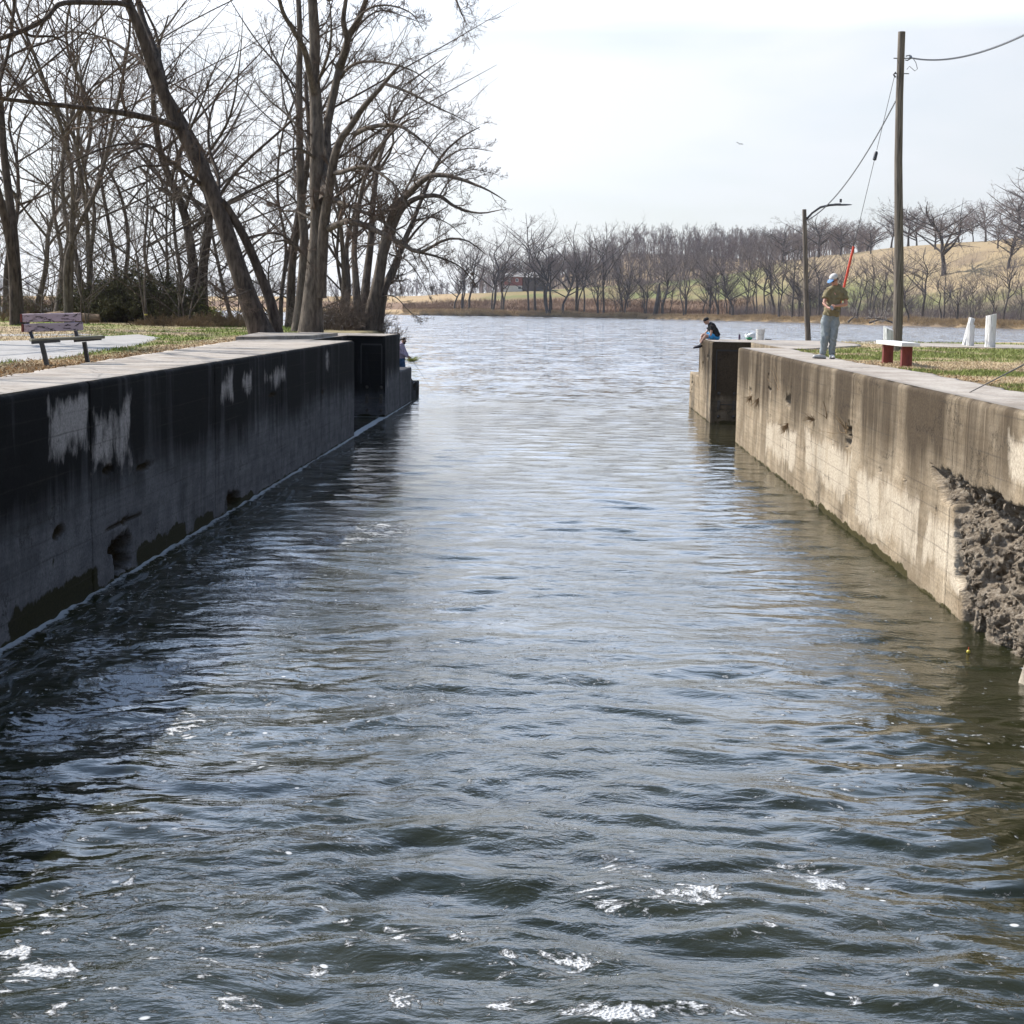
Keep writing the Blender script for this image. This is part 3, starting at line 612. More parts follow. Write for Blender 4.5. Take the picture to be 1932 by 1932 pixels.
def patch(a,b,c,d,nu,nv,dark=0.5,darkfn=None,noise_amp=.0):
    """bilinear patch a-b (u) to d-c (v)"""
    a,b,c,d=[np.array(q,float) for q in (a,b,c,d)]
    u,v=np.meshgrid(np.linspace(0,1,nu),np.linspace(0,1,nv)); u=u[...,None]; v=v[...,None]
    P=(a*(1-u)+b*u)*(1-v)+(d*(1-u)+c*u)*v; P=P.reshape(-1,3)
    n=np.cross(b-a,d-a); n=n/np.linalg.norm(n)
    if noise_amp: P=P+n*((fbm(P[:,0]*3+P[:,1],P[:,1]*2,P[:,2]*3,7,4)-.5)*noise_amp)[:,None]
    dk=np.full(len(P),dark) if darkfn is None else darkfn(P)
    z=np.zeros(len(P)); return P,gridF(nv,nu),dict(dark=dk,pale=z,algae=sm(P[:,2],.2,.02)*.8,rubble=z)
def ysamp(a,b,f=.035):
    y=[a]
    while y[-1]<b: y.append(y[-1]+f*max(1,y[-1]/20.))
    y[-1]=b; return np.array(y)
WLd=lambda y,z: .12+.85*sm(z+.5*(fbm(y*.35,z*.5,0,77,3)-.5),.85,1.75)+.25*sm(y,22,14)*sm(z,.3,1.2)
WRd=lambda y,z: .27+.62*sm(z+.9*(fbm(y*.6,z*.3,0,78,3)-.5),1.05,2.2)+.30*(vn(y*.9,z*.15,0,80)-.5)
def pyz(side,px,py):
    q=onx(px,py,XL if side<0 else XR); return q[1],q[2]
def prect(side,x1,y1,x2,y2):
    a=pyz(side,x1,y1); b=pyz(side,x2,y2); return (min(a[0],b[0]),max(a[0],b[0]),min(a[1],b[1]),max(a[1],b[1]))
def hole(side,px,py,ry_,rz_,dep):
    a=pyz(side,px,py); return (a[0],a[1],ry_,rz_,dep)
LW=empty('lock_wall',(XL,25,0)); tag(LW,'blackened concrete lock wall in shade along the left of the channel','wall')
RW=empty('lock_wall',(XR,25,0)); tag(RW,'sunlit tan concrete lock wall with a crumbled hollow, right of the channel','wall')
def child(name,me,mat,root):
    o=link(name,me,mat,root); o.location=-root.location; return o
# left face
jl=[pyz(-1,px,py)[0] for px,py in [(172,900),(406,800)]]+[33.,38.5,12.4]
pal=[prect(-1,92,757,166,838),prect(-1,174,772,248,870),prect(-1,415,710,440,750),prect(-1,455,705,475,735),prect(-1,500,700,540,718),prect(-1,615,665,622,700)]
hl=[hole(-1,228,1045,.55,.30,.22),hole(-1,440,940,.75,.17,.2),hole(-1,270,880,.5,.05,.06),hole(-1,205,888,.3,.06,.08),hole(-1,110,1005,.25,.07,.06),hole(-1,235,983,.8,.03,.05),hole(-1,610,740,.25,.06,.06),hole(-1,515,745,.5,.05,.05)]
al=[(21.5,24.6,.34),(16.5,19.8,.42),(25,26.6,.25),(27.5,30,.14)]
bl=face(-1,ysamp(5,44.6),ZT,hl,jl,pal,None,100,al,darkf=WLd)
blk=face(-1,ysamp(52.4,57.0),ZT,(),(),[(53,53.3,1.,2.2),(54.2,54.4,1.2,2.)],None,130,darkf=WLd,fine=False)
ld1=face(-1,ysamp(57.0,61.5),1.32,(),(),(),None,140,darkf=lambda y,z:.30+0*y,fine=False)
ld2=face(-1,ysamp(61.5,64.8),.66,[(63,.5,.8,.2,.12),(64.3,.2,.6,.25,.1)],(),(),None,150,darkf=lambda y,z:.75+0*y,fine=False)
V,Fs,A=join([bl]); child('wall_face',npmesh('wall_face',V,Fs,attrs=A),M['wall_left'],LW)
bk=-7.1
dkf=lambda P:.2+.8*sm(P[:,2],.5,1.3)
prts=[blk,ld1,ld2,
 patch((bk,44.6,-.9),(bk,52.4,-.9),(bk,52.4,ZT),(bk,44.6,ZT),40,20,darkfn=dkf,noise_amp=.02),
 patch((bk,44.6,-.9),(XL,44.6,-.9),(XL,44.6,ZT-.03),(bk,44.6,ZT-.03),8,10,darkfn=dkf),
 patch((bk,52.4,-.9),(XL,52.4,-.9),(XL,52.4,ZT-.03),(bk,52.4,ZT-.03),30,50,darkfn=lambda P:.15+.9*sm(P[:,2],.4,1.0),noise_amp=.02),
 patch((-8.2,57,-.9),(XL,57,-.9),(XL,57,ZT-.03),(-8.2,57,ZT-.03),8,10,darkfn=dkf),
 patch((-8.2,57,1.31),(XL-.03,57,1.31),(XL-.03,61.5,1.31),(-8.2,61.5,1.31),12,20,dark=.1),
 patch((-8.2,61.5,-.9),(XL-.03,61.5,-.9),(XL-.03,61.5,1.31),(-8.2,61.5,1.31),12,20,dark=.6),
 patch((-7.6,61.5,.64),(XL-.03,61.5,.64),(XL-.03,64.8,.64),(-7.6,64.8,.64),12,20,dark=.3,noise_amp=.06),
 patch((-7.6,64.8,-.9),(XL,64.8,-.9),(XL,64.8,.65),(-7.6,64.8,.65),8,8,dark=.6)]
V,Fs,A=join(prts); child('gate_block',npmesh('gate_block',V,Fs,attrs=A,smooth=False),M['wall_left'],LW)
# right face
jr=[pyz(1,px,py)[0] for px,py in [(1605,850),(1800,800),(1492,750)]]+[34.5,40.2]
ero=[pyz(1,px,py) for px,py in [(1752,872),(1765,882),(1800,893),(1826,908),(1850,925),(1875,930),(1932,960)]]
ero=ero+[(9.5,1.7),(8.5,.9),(8.5,-.5),(18.38,-.5)]+[pyz(1,px,py) for px,py in [(1815,1188),(1813,1120),(1800,1085),(1797,955),(1775,940),(1757,905)]]
hr=[hole(1,1487,757,.36,.16,.2),hole(1,1600,822,.34,.2,.25),hole(1,1416,738,.4,.07,.12),hole(1,1451,735,.3,.05,.1),hole(1,1450,712,.12,.08,.12),hole(1,1662,888,.13,.045,.08),hole(1,1572,842,.08,.04,.06),hole(1,1535,790,.15,.03,.05),hole(1,1707,908,.10,.03,.05),hole(1,1765,965,.06,.05,.05)]
br=face(1,np.unique(np.concatenate([ysamp(5,44.6),np.arange(12.5,21.2,.022)])),ZT,hr,jr,[(21.5,26.2,.3,1.2),(26.6,32,.5,1.4),(19.0,21.3,.3,1.1),(14.5,17.4,1.7,2.35),(33,38,.3,1.2)],ero,200,[(22,30,.12)],darkf=WRd)
V,Fs,A=join([br]); RUB_SRC=V
child('wall_face',npmesh('wall_face',V,Fs,attrs=A),M['wall_right'],RW)
bk=6.1
blk=face(1,ysamp(52.4,57.4),ZT,[(55.8,1.75,.3,.15,.12),(54,2.1,.2,.1,.06)],(),(),None,230,darkf=WRd,fine=False)
ld1=face(1,ysamp(57.4,61.2),1.35,[(60.2,.9,.35,.35,.14),(60.9,.5,.2,.12,.15)],(),(),None,240,darkf=lambda y,z:.2+0*y,fine=False)
prts=[blk,ld1,
 patch((bk,52.4,-.9),(bk,44.6,-.9),(bk,44.6,ZT),(bk,52.4,ZT),40,20,dark=.35,noise_amp=.02),
 patch((XR,44.6,-.9),(bk,44.6,-.9),(bk,44.6,ZT-.03),(XR,44.6,ZT-.03),8,10,dark=.4),
 patch((XR,52.4,-.9),(bk,52.4,-.9),(bk,52.4,ZT-.03),(XR,52.4,ZT-.03),30,50,darkfn=lambda P:.75+.8*sm(P[:,2],.7,1.4),noise_amp=.02),  # block front: colour darkened to carry the shade on this face
 patch((XR,57.4,-.9),(7.5,57.4,-.9),(7.5,57.4,ZT-.03),(XR,57.4,ZT-.03),8,10,dark=.3),
 patch((XR+.03,57.4,1.34),(7.2,57.4,1.34),(7.2,61.2,1.34),(XR+.03,61.2,1.34),12,20,dark=.1),
 patch((XR,61.2,-.9),(7.2,61.2,-.9),(7.2,61.2,1.34),(XR,61.2,1.34),12,20,dark=.3)]
V,Fs,A=join(prts); child('gate_block',npmesh('gate_block',V,Fs,attrs=A,smooth=False),M['wall_right'],RW)
# broken aggregate lining the hollow
def stones(n,seed):
    rg=np.random.RandomState(seed); bm=bmesh.new(); bmesh.ops.create_icosphere(bm,subdivisions=2,radius=1); bv=np.array([v.co[:] for v in bm.verts]); bf=np.array([[v.index for v in f.verts] for f in bm.faces]); bm.free()
    yy=rg.uniform(13.0,20.3,n*4); zz=rg.uniform(-.25,1.75,n*4); k=poly_d(yy,zz,ero)>.05; yy,zz=yy[k][:n],zz[k][:n]; n=len(yy)
    P_=RUB_SRC; nc=int(np.argmax(P_[:,2]>-.85)); G_=P_[:,0].reshape(-1,nc); Z_=P_[:,2].reshape(-1,nc)[:,0]; Yc=P_[:nc,1]
    xi=G_[np.clip(np.searchsorted(Z_,zz),0,len(Z_)-1),np.clip(np.searchsorted(Yc,yy),0,nc-1)]
    s=.014+.085*rg.beta(.9,4.5,n); S=s[:,None]*rg.uniform(.5,1.4,(n,3)); V=np.empty((n,len(bv),3))
    for i in range(n):
        a_=rg.normal(size=(3,3)); q,_=np.linalg.qr(a_); b_=bv@q
        cut=rg.normal(size=(5,3)); cut/=np.linalg.norm(cut,axis=1,keepdims=True)
        for c_ in cut: d_=b_@c_; b_=b_-np.maximum(d_-rg.uniform(.25,.6),0)[:,None]*c_
        V[i]=b_*S[i]+np.array([min(max(xi[i]+s[i]*.1,XR+.01+s[i]*.3),5.5),yy[i],zz[i]])
    F_=(bf[None]+np.arange(n)[:,None,None]*len(bv)).reshape(-1,3); o1=np.ones(n*len(bv)); return V.reshape(-1,3),F_,dict(dark=o1*.0,pale=o1*0,algae=sm(V[:,:,2].ravel(),.14,.0)*.8,rubble=o1)
V,F_,A=stones(6500,17); me=npmesh('exposed_rubble',V,F_,smooth=False,attrs=A); child('exposed_rubble',me,M['wall_right'],RW)
# copings
def coping(side,ranges,root):
    parts=[]
    for y0,y1,xin,xout in ranges:
        ys=np.arange(y0,y1+.001,(y1-y0)/max(2,int((y1-y0)/.12)))
        xi=np.array([xin(y) for y in ys]); xo=np.array([xout(y) for y in ys])+side*.10*(fbm(ys*1.7,ys*0,0,int(y0)+3,4)-.5)*2
        u=np.linspace(0,1,22)[:,None]; Xc=xi*(1-u)+xo*u; Yc=np.tile(ys,(22,1)); Zc=ZT+.012*(fbm(Xc*.9,Yc*.9,0,6,3)-.5)*sm(u,0,.1)-.001
        V=np.stack([Xc,Yc,Zc],-1).reshape(-1,3)
        Vb=np.stack([xo,ys,np.full(len(ys),ZG-.1)],-1); n=len(ys)
        base=21*n; Fa=gridF(22,n,flip=side>0)
        i=np.arange(n-1); Fb=np.stack([base+i,base+i+1,22*n+i+1,22*n+i],-1)
        if side>0: Fb=Fb[:,::-1]
        ed=np.concatenate([(sm(np.abs(Xc-xi),.22,.0)*.7).ravel(),np.ones(n)])
        parts.append((np.concatenate([V,Vb]),np.concatenate([Fa,Fb]),dict(edge=ed)))
    V,Fs,A=join(parts); return child('coping',npmesh('coping',V,Fs,attrs=A),M['coping'],root)
coping(-1,[(5,44.6,lambda y:XL-.06,edgeL),(44.6,52.4,lambda y:-7.1,edgeL),(52.4,57.0,lambda y:XL-.06,edgeL)],LW)
coping(1,[(5,44.6,lambda y:XR+.06,edgeR),(44.6,52.4,lambda y:6.1,lambda y:np.interp(y,[44.6,50,52.4],[6.7,9.2,9.6])),(52.4,57.4,lambda y:XR+.06,lambda y:9.6)],RW)
# anchor slab a step higher on the left coping, beside the recess
o=sheet('coping_slab',[(-8.9,43.2),(-7.35,46.2),(-7.35,51.8),(-9.6,50.2)],ZT+.09,M['coping'],th=.12,wob=.02); o.parent=LW; o.location=-LW.location
# iron fittings on the two block faces
for root,xs,x_rev in ((LW,(-6.45,-5.98),-1),(RW,(5.12,5.62),1)):
    for xx in xs:
        for zz in (.22,.98):
            b=MB().lathe((0,0,0),[(.055,0),(.052,.025),(.03,.04),(.02,.07),(.0,.08)],12)
            for v in b.bm.verts: v.co=Vector((v.co.x+xx,52.38-v.co.z,v.co.y+zz))
            o=b.build('bolt',M['iron'],root); o.location=-root.location
        o=MB().box((xx,52.34,.60),(.10,.07,.30),bev=.02).build('bracket',M['iron'],root); o.location=-root.location
    o=MB().box(((xs[0]+xs[1])/2,52.36,.62),(.42,.03,.03)).build('tie_bar',M['iron'],root); o.location=-root.location
# timber-lined slot frames high on each block
for root,xa,xb in ((LW,-6.65,-5.97),(RW,5.0,5.95)):
    m=MB()
    m.box(((xa+xb)/2,52.375,2.38),(xb-xa,.03,.05)); m.box((xa,52.375,1.72),(.035,.03,1.26)); m.box((xb,52.375,1.72),(.035,.03,1.26))
    o=m.build('slot_frame',M['black'],root); o.location=-root.location
# fallen slab at the foot of the hollow
m=MB().box((0,0,0),(.8,.9,.75),rot=Matrix.Rotation(.25,3,'Z')@Matrix.Rotation(.35,3,'Y'),bev=.05).sub(3).jitter(.12,4)
o=m.build('concrete_chunk',pm('chunk_concrete',(.22,.19,.145),(.36,.31,.24),5,.9,.02)); o.location=(5.14,15.5,.0); tag(o,'tan broken concrete slab lying in the water under the crumbled hollow','rubble')
o=MB().box((0,0,0),(.34,.25,.2),rot=Matrix.Rotation(.6,3,'Z')@Matrix.Rotation(.5,3,'X'),bev=.05).sub(2).jitter(.1,6).build('stone',M['wall_right']) if False else None
# dry tufts and stray stems growing out of cracks on the right face
def stems(name,base,n,L,spread,mat,up=(0,0,1),rad=.003,seed=0,parent=None,curl=.5):
    rg=np.random.RandomState(seed); m=MB()
    for i in range(n):
        d=np.array(up,float)+rg.normal(0,spread,3); d/=np.linalg.norm(d); p=np.zeros(3)+rg.normal(0,.03,3)*min(1,L); pts=[p.copy()]; l=L*rg.uniform(.5,1.)
        for k in range(4):
            d=d+rg.normal(0,curl*.3,3); d/=np.linalg.norm(d); p=p+d*l/4; pts.append(p.copy())
        m.tube(pts,[rad,rad*.9,rad*.7,rad*.5,rad*.3],3,cap=False)
    o=m.build(name,mat,parent,smooth=False); o.location=[float(v) for v in base]; return o
for i,(px,py,n,L,up,lab) in enumerate([(1487,800,46,.34,(-.5,0,-.9),'straw tuft hanging below the largest hole far along the right wall'),(1418,748,40,.30,(-.6,0,-.7),'dry orange tuft in the crack by the corner of the right wall'),(1432,752,34,.34,(-.5,0,-.8),'dry brown tuft second from the corner of the right wall'),
    (1535,792,26,.28,(-.7,0,.1),'small yellow tuft on a ledge of the right wall'),(1472,735,4,1.0,(-.5,.6,.8),'long bare stems rising from the hole in the right wall'),(1597,815,14,.5,(-.5,.3,.7),'wiry twigs growing at the wall joint below the standing man'),(1560,790,7,.45,(-.4,.2,.8),'thin weed stems left of the wall joint on the sunny side')]):
    q=onx(px,py,XR); o=stems('dry_tuft',q,n,L,.33,M['dry_stem'],up,.006,300+i); tag(o,lab,'weed')

# ------------------------------------------------------------------ trees
def tubes(P,Rr,k):
    """P (B,n,3), Rr (B,n) -> V,F"""
    B,n,_=P.shape
    T=np.empty_like(P); T[:,1:-1]=P[:,2:]-P[:,:-2]; T[:,0]=P[:,1]-P[:,0]; T[:,-1]=P[:,-1]-P[:,-2]
    T/=np.maximum(np.linalg.norm(T,axis=2,keepdims=True),1e-9)
    md=P[:,-1]-P[:,0]; md/=np.maximum(np.linalg.norm(md,axis=1,keepdims=True),1e-9)
    a=np.where(np.abs(md[:,2:3])<.8,np.array([[0,0,1.]]),np.array([[1.,0,0]])); ref=np.cross(md,a); ref/=np.linalg.norm(ref,axis=1,keepdims=True)
    U=ref[:,None]-T*(ref[:,None]*T).sum(2,keepdims=True); U/=np.maximum(np.linalg.norm(U,axis=2,keepdims=True),1e-9); W_=np.cross(T,U)
    th=2*np.pi*np.arange(k)/k
    V=P[:,:,None]+Rr[:,:,None,None]*(U[:,:,None]*np.cos(th)[None,None,:,None]+W_[:,:,None]*np.sin(th)[None,None,:,None])
    b=np.arange(B)[:,None,None]*n*k+np.arange(n-1)[None,:,None]*k; j=np.arange(k)[None,None]; j2=(j+1)%k
    Fq=np.stack([b+j,b+j2,b+k+j2,b+k+j],-1).reshape(-1,4)
    return V.reshape(-1,3),Fq
def resample(P,n):
    """smooth a hand-laid polyline to n points (Catmull-Rom)"""
    P=np.asarray(P,float); m=len(P); Q=np.vstack([2*P[0]-P[1],P,2*P[-1]-P[-2]]); t=np.linspace(0,m-1-1e-9,n); i=t.astype(int); f=(t-i)[:,None]
    a,b,c,d=Q[i],Q[i+1],Q[i+2],Q[i+3]
    return .5*((2*b)+(-a+c)*f+(2*a-5*b+4*c-d)*f*f+(-a+3*b-3*c+d)*f**3)
def sprout(P,Rr,rg,k,ang,lf,tmin=.15,n=6,up=.1,wig=.25,rf=.6,rmin=.004,droop=0.,tmax=.97,lmin=0.,lexp=.55):
    B,m,_=P.shape; Lp=np.linalg.norm(np.diff(P,axis=1),axis=2).sum(1)
    idx=np.repeat(np.arange(B),k); t=rg.uniform(tmin,tmax,len(idx))
    f=t*(m-1); i=np.minimum(f.astype(int),m-2); w_=(f-i)[:,None]
    p=P[idx,i]*(1-w_)+P[idx,i+1]*w_; r=Rr[idx,i]*(1-w_[:,0])+Rr[idx,i+1]*w_[:,0]
    T=P[idx,i+1]-P[idx,i]; T/=np.maximum(np.linalg.norm(T,axis=1,keepdims=True),1e-9)
    q=rg.normal(size=(len(idx),3)); q[:,2]+=up*1.5; q-=T*(q*T).sum(1,keepdims=True); q/=np.maximum(np.linalg.norm(q,axis=1,keepdims=True),1e-9)
    a=np.radians(rg.uniform(ang[0],ang[1],len(idx)))[:,None]; d=T*np.cos(a)+q*np.sin(a)
    L=Lp[idx]*lf*(1-lexp*t)*rg.uniform(.55,1.15,len(idx)); L=np.maximum(L,lmin)
    pts=[p]; 
    for s in range(n-1):
        d=d+rg.normal(0,wig,d.shape)+np.array([0,0,up*.35-droop*s/n]); d/=np.linalg.norm(d,axis=1,keepdims=True); p=p+d*(L/(n-1))[:,None]; pts.append(p)
    r0=np.maximum(r*rf,rmin); R2=r0[:,None]*np.linspace(1,.28,n)[None]; R2=np.maximum(R2,rmin*.7)
    return np.stack(pts,1),R2
def pack(levels,ks):
    Vs,Fs=[],[]; o=0
    for (P,Rr),k in zip(levels,ks):
        V,F_=tubes(P,Rr,k); Vs.append(V); Fs.append(F_+o); o+=len(V)
    return np.concatenate(Vs),np.concatenate(Fs)
def flare(Rr,P,amt=.5,h=1.0):
    s=np.concatenate([[0],np.cumsum(np.linalg.norm(np.diff(P,axis=0),axis=1))]); return Rr*(1+amt*np.exp(-s/h))
def make_tree(name,base,trunks,limbs,rg,spec,mats,label,group=None,cat='tree',kids=(7,7,7)):
    """trunks/limbs: list of (points world, r0, r1). crown grown from limbs"""
    root=empty(name,base); b=np.array(base,float)
    def prep(lst,n,fl=0):
        Ps,Rs=[],[]
        for pts,r0,r1 in lst:
            P=resample(np.array(pts)-b,n); Rr=np.linspace(r0,r1,n)
            if fl: Rr=flare(Rr,P,fl)
            P[1:]+=np.cumsum(rg.normal(0,.02,(n-1,3)),0)*np.linspace(0,1,n-1)[:,None]*min(1,r0*2)
            Ps.append(P); Rs.append(Rr)
        return np.array(Ps),np.array(Rs)
    L0=prep(trunks,26,.45); L1=prep(limbs,20)
    V,F_=pack([L0,L1],[12,8]); link('trunk',npmesh('trunk',V,F_),mats[0],root)
    lv=[]; 
    allp=[]
    a=sprout(*L0,rg,**spec[0]) if spec[0] else None
    c=sprout(*L1,rg,**spec[1]); src=[c]
    if a is not None:
        if a[0].shape[1]!=c[0].shape[1]: raise Exception
        c=(np.concatenate([a[0],c[0]]),np.concatenate([a[1],c[1]]))
    lv.append((c,5)); cur=c
    for s in spec[2:]:
        cur=sprout(*cur,rg,**s); lv.append((cur,3))
    V,F_=pack([l[0] for l in lv],[l[1] for l in lv]); link('crown',npmesh('crown',V,F_,smooth=False),mats[1],root)
    if label: tag(root,label,cat,group)
    return root
def auto_tree(name,base,Ht,rg,lean=(0,0),r=.2,stems=1,spread=.5,mats=None,label=None,group=None,dens=1.,tr=.008,fork=.35,nlimb=9,lv3=True):
    b=np.array(base,float); trunks=[]; limbs=[]
    for s in range(stems):
        az=rg.uniform(0,6.28); sp=spread*(.25 if stems>1 else .06)
        d=np.array([lean[0]+sp*math.cos(az),lean[1]+sp*math.sin(az),1.]); h=Ht*rg.uniform(.78,1.); p=b+np.array([math.cos(az),math.sin(az),0])*r*.6*(stems>1)
        pts=[p-np.array([0,0,.25])]
        for i in range(6):
            pts.append(p+d*h*(i+1)/6*np.array([1,1,1])+np.r_[rg.normal(0,.02*h,2),0]*(i+1)/6)
            d=d+np.array([rg.normal(0,.06),rg.normal(0,.06),0])
        rr=r*(1 if stems==1 else .75)*rg.uniform(.8,1.1); trunks.append((pts,rr,rr*.12)); P=np.array(pts)
        for q in range(int(nlimb/stems)+1):
            t=rg.uniform(fork,.85); f=t*6; i=int(f); st=P[i]*(1-(f-i))+P[i+1]*(f-i)
            a2=rg.uniform(0,6.28); el=rg.uniform(.5,1.15); dd=np.array([math.cos(a2)*math.cos(el)*1.2*(.6+spread),math.sin(a2)*math.cos(el)*1.2*(.6+spread),math.sin(el)]); l=h*(1-t)*rg.uniform(.6,.95)+h*.06
            ps=[st]; 
            for z in range(4): st=st+dd*l/4; dd=dd+np.array([rg.normal(0,.27),rg.normal(0,.27),rg.uniform(-.08,.2)]); ps.append(st)
            limbs.append((ps,rr*(1-t)*(.75 if Ht>23 and tr>.015 else .48)+.016,tr*1.4))
    k=lambda n:max(1,int(n*dens))
    spec=[dict(k=k(10),ang=(30,65),lf=.22,tmin=.3,n=6,rmin=tr,rf=.45),dict(k=k(8),ang=(22,55),lf=.5,n=6,rmin=tr,rf=.55),dict(k=k(6),ang=(22,55),lf=.5,n=5,rmin=tr*.8,rf=.6)]
    if lv3: spec.append(dict(k=k(5),ang=(22,55),lf=.5,n=4,rmin=tr*.65,rf=.7))
    return make_tree(name,base,trunks,limbs,rg,spec,mats or (M['bark'],M['twig']),label,group)
def px_path(lst,y0): return [at(px,py,y0+dy) for px,py,dy in lst]

# --- the leaning tree
rg=np.random.RandomState(11)
y0=50.6; B=onz(497,632,ZG)
tr=[(px_path([(497,638,0),(478,590,0),(452,513,0),(420,415,.2),(384,323,.4),(342,243,.5),(304,163,.4),(281,99,.2),(258,38,0),(236,-20,0),(215,-90,-.3)],y0),.31,.115),
    (px_path([(524,637,.6),(512,575,.7),(492,520,.7),(462,450,.5),(432,400,.3),(420,385,.2)],y0),.16,.12),
    (px_path([(306,165,.4),(298,120,1.),(284,76,1.5),(266,23,2),(254,-40,2.4)],y0),.14,.08)]
lm=[(px_path([(342,243,.5),(304,229,-.2),(247,216,-1.),(200,209,-1.6),(152,203,-2),(68,194,-2.6),(0,186,-3),(-80,170,-3.5)],y0),.115,.045),
    (px_path([(388,352,.4),(360,335,0),(327,308,-.8),(300,288,-1.2),(278,273,-1.6),(228,272,-2.4),(171,289,-3),(120,318,-3.4),(80,360,-3.6)],y0),.075,.012),
    (px_path([(327,308,-.8),(300,313,-1.6),(266,314,-2.4),(230,330,-3),(190,350,-3.4)],y0),.045,.01),
    (px_path([(278,274,-1.6),(255,283,-2.4),(215,300,-3.2),(180,330,-4)],y0),.045,.012),
    (px_path([(280,130,.3),(262,110,.8),(243,99,1.2),(215,80,1.6),(190,70,2),(152,61,2.2),(100,60,2.6)],y0),.07,.015),
    (px_path([(410,380,.4),(412,335,1.2),(395,281,1.8),(395,228,2.2),(410,179,2.6),(440,130,2.8),(452,80,3)],y0),.07,.012),
    (px_path([(395,230,2.2),(375,190,2.6),(340,165,3),(300,150,3.4)],y0),.04,.01),
    (px_path([(245,12,.0),(225,6,-.6),(190,5,-1.2),(150,4,-1.8),(110,8,-2.6),(87,34,-3),(42,57,-3.4),(-20,78,-4)],y0),.085,.07),
    (px_path([(42,57,-3.4),(60,68,-3),(103,70,-2.6),(133,88,-2.2),(155,113,-2)],y0),.05,.014),
    (px_path([(0,186,-3),(-20,150,-3.2),(-60,110,-3.4)],y0),.05,.02),
    (px_path([(68,194,-2.6),(40,165,-2.2),(0,120,-1.8),(-30,100,-1.6)],y0),.05,.02),
    (px_path([(152,203,-2),(170,170,-1.4),(200,130,-.8),(215,80,-.4)],y0),.035,.008),
    (px_path([(247,216,-1),(262,170,-.4),(268,130,.3),(262,80,.6)],y0),.03,.008),
    (px_path([(304,163,.4),(330,150,1),(322,125,1.5),(345,100,2)],y0),.03,.008),
    (px_path([(462,450,.6),(520,440,1.6),(560,465,2.4),(585,500,3)],y0),.05,.01),
    (px_path([(450,500,.2),(470,470,1.),(520,420,2),(545,360,3)],y0),.045,.01),
    (px_path([(478,545,-.2),(440,560,-1.2),(415,562,-2.),(400,548,-2.6)],y0),.035,.01)]
sp=[dict(k=7,ang=(40,80),lf=.13,tmin=.25,n=6,rmin=.007,rf=.25,up=.3),dict(k=14,ang=(35,75),lf=.40,n=6,rmin=.007,rf=.36,wig=.22,tmin=.08),dict(k=8,ang=(25,60),lf=.5,n=5,rmin=.005,rf=.55,wig=.2),dict(k=5,ang=(25,60),lf=.5,n=4,rmin=.0038,rf=.7,wig=.3),dict(k=2,ang=(25,60),lf=.6,n=3,rmin=.0032,rf=.8)]
make_tree('bare_tree',B,tr,lm,rg,sp,(M['bark'],M['twig']),'thick bare tree leaning left over the lawn, forked at its foot')
# --- the tall many-stemmed tree
rg=np.random.RandomState(12)
y0=59.; B=onz(588,625,ZG)
tr=[(px_path([(586,632,0),(590,560,0),(595,494,0),(600,418,0),(598,342,0),(599,228,.2),(595,152,.3),(597,76,.2),(592,0,0),(588,-80,0)],y0),.35,.15),
    (px_path([(600,560,0),(608,470,-.2),(612,418,-.4),(623,342,-.8),(631,296,-1.),(642,262,-1.2),(658,240,-1.4),(680,205,-1.8),(705,175,-2.2),(726,150,-2.5),(750,120,-2.8)],y0),.22,.05),
    (px_path([(615,380,-.6),(618,300,.4),(616,247,.8),(631,171,1.2),(645,110,1.4),(660,65,1.5),(680,25,1.4),(700,-30,1.2)],y0),.19,.09),
    (px_path([(562,628,1.4),(570,540,1.6),(574,456,1.8),(568,380,2),(566,304,2),(564,152,2.2),(566,60,2),(560,-60,2)],y0),.20,.09),
    (px_path([(597,190,.3),(585,140,-.4),(574,95,-1),(553,58,-1.6),(532,23,-2),(520,-30,-2.4)],y0),.12,.06),
    (px_path([(640,130,1.4),(655,80,.6),(648,40,.2),(655,-10,0)],y0),.12,.07)]
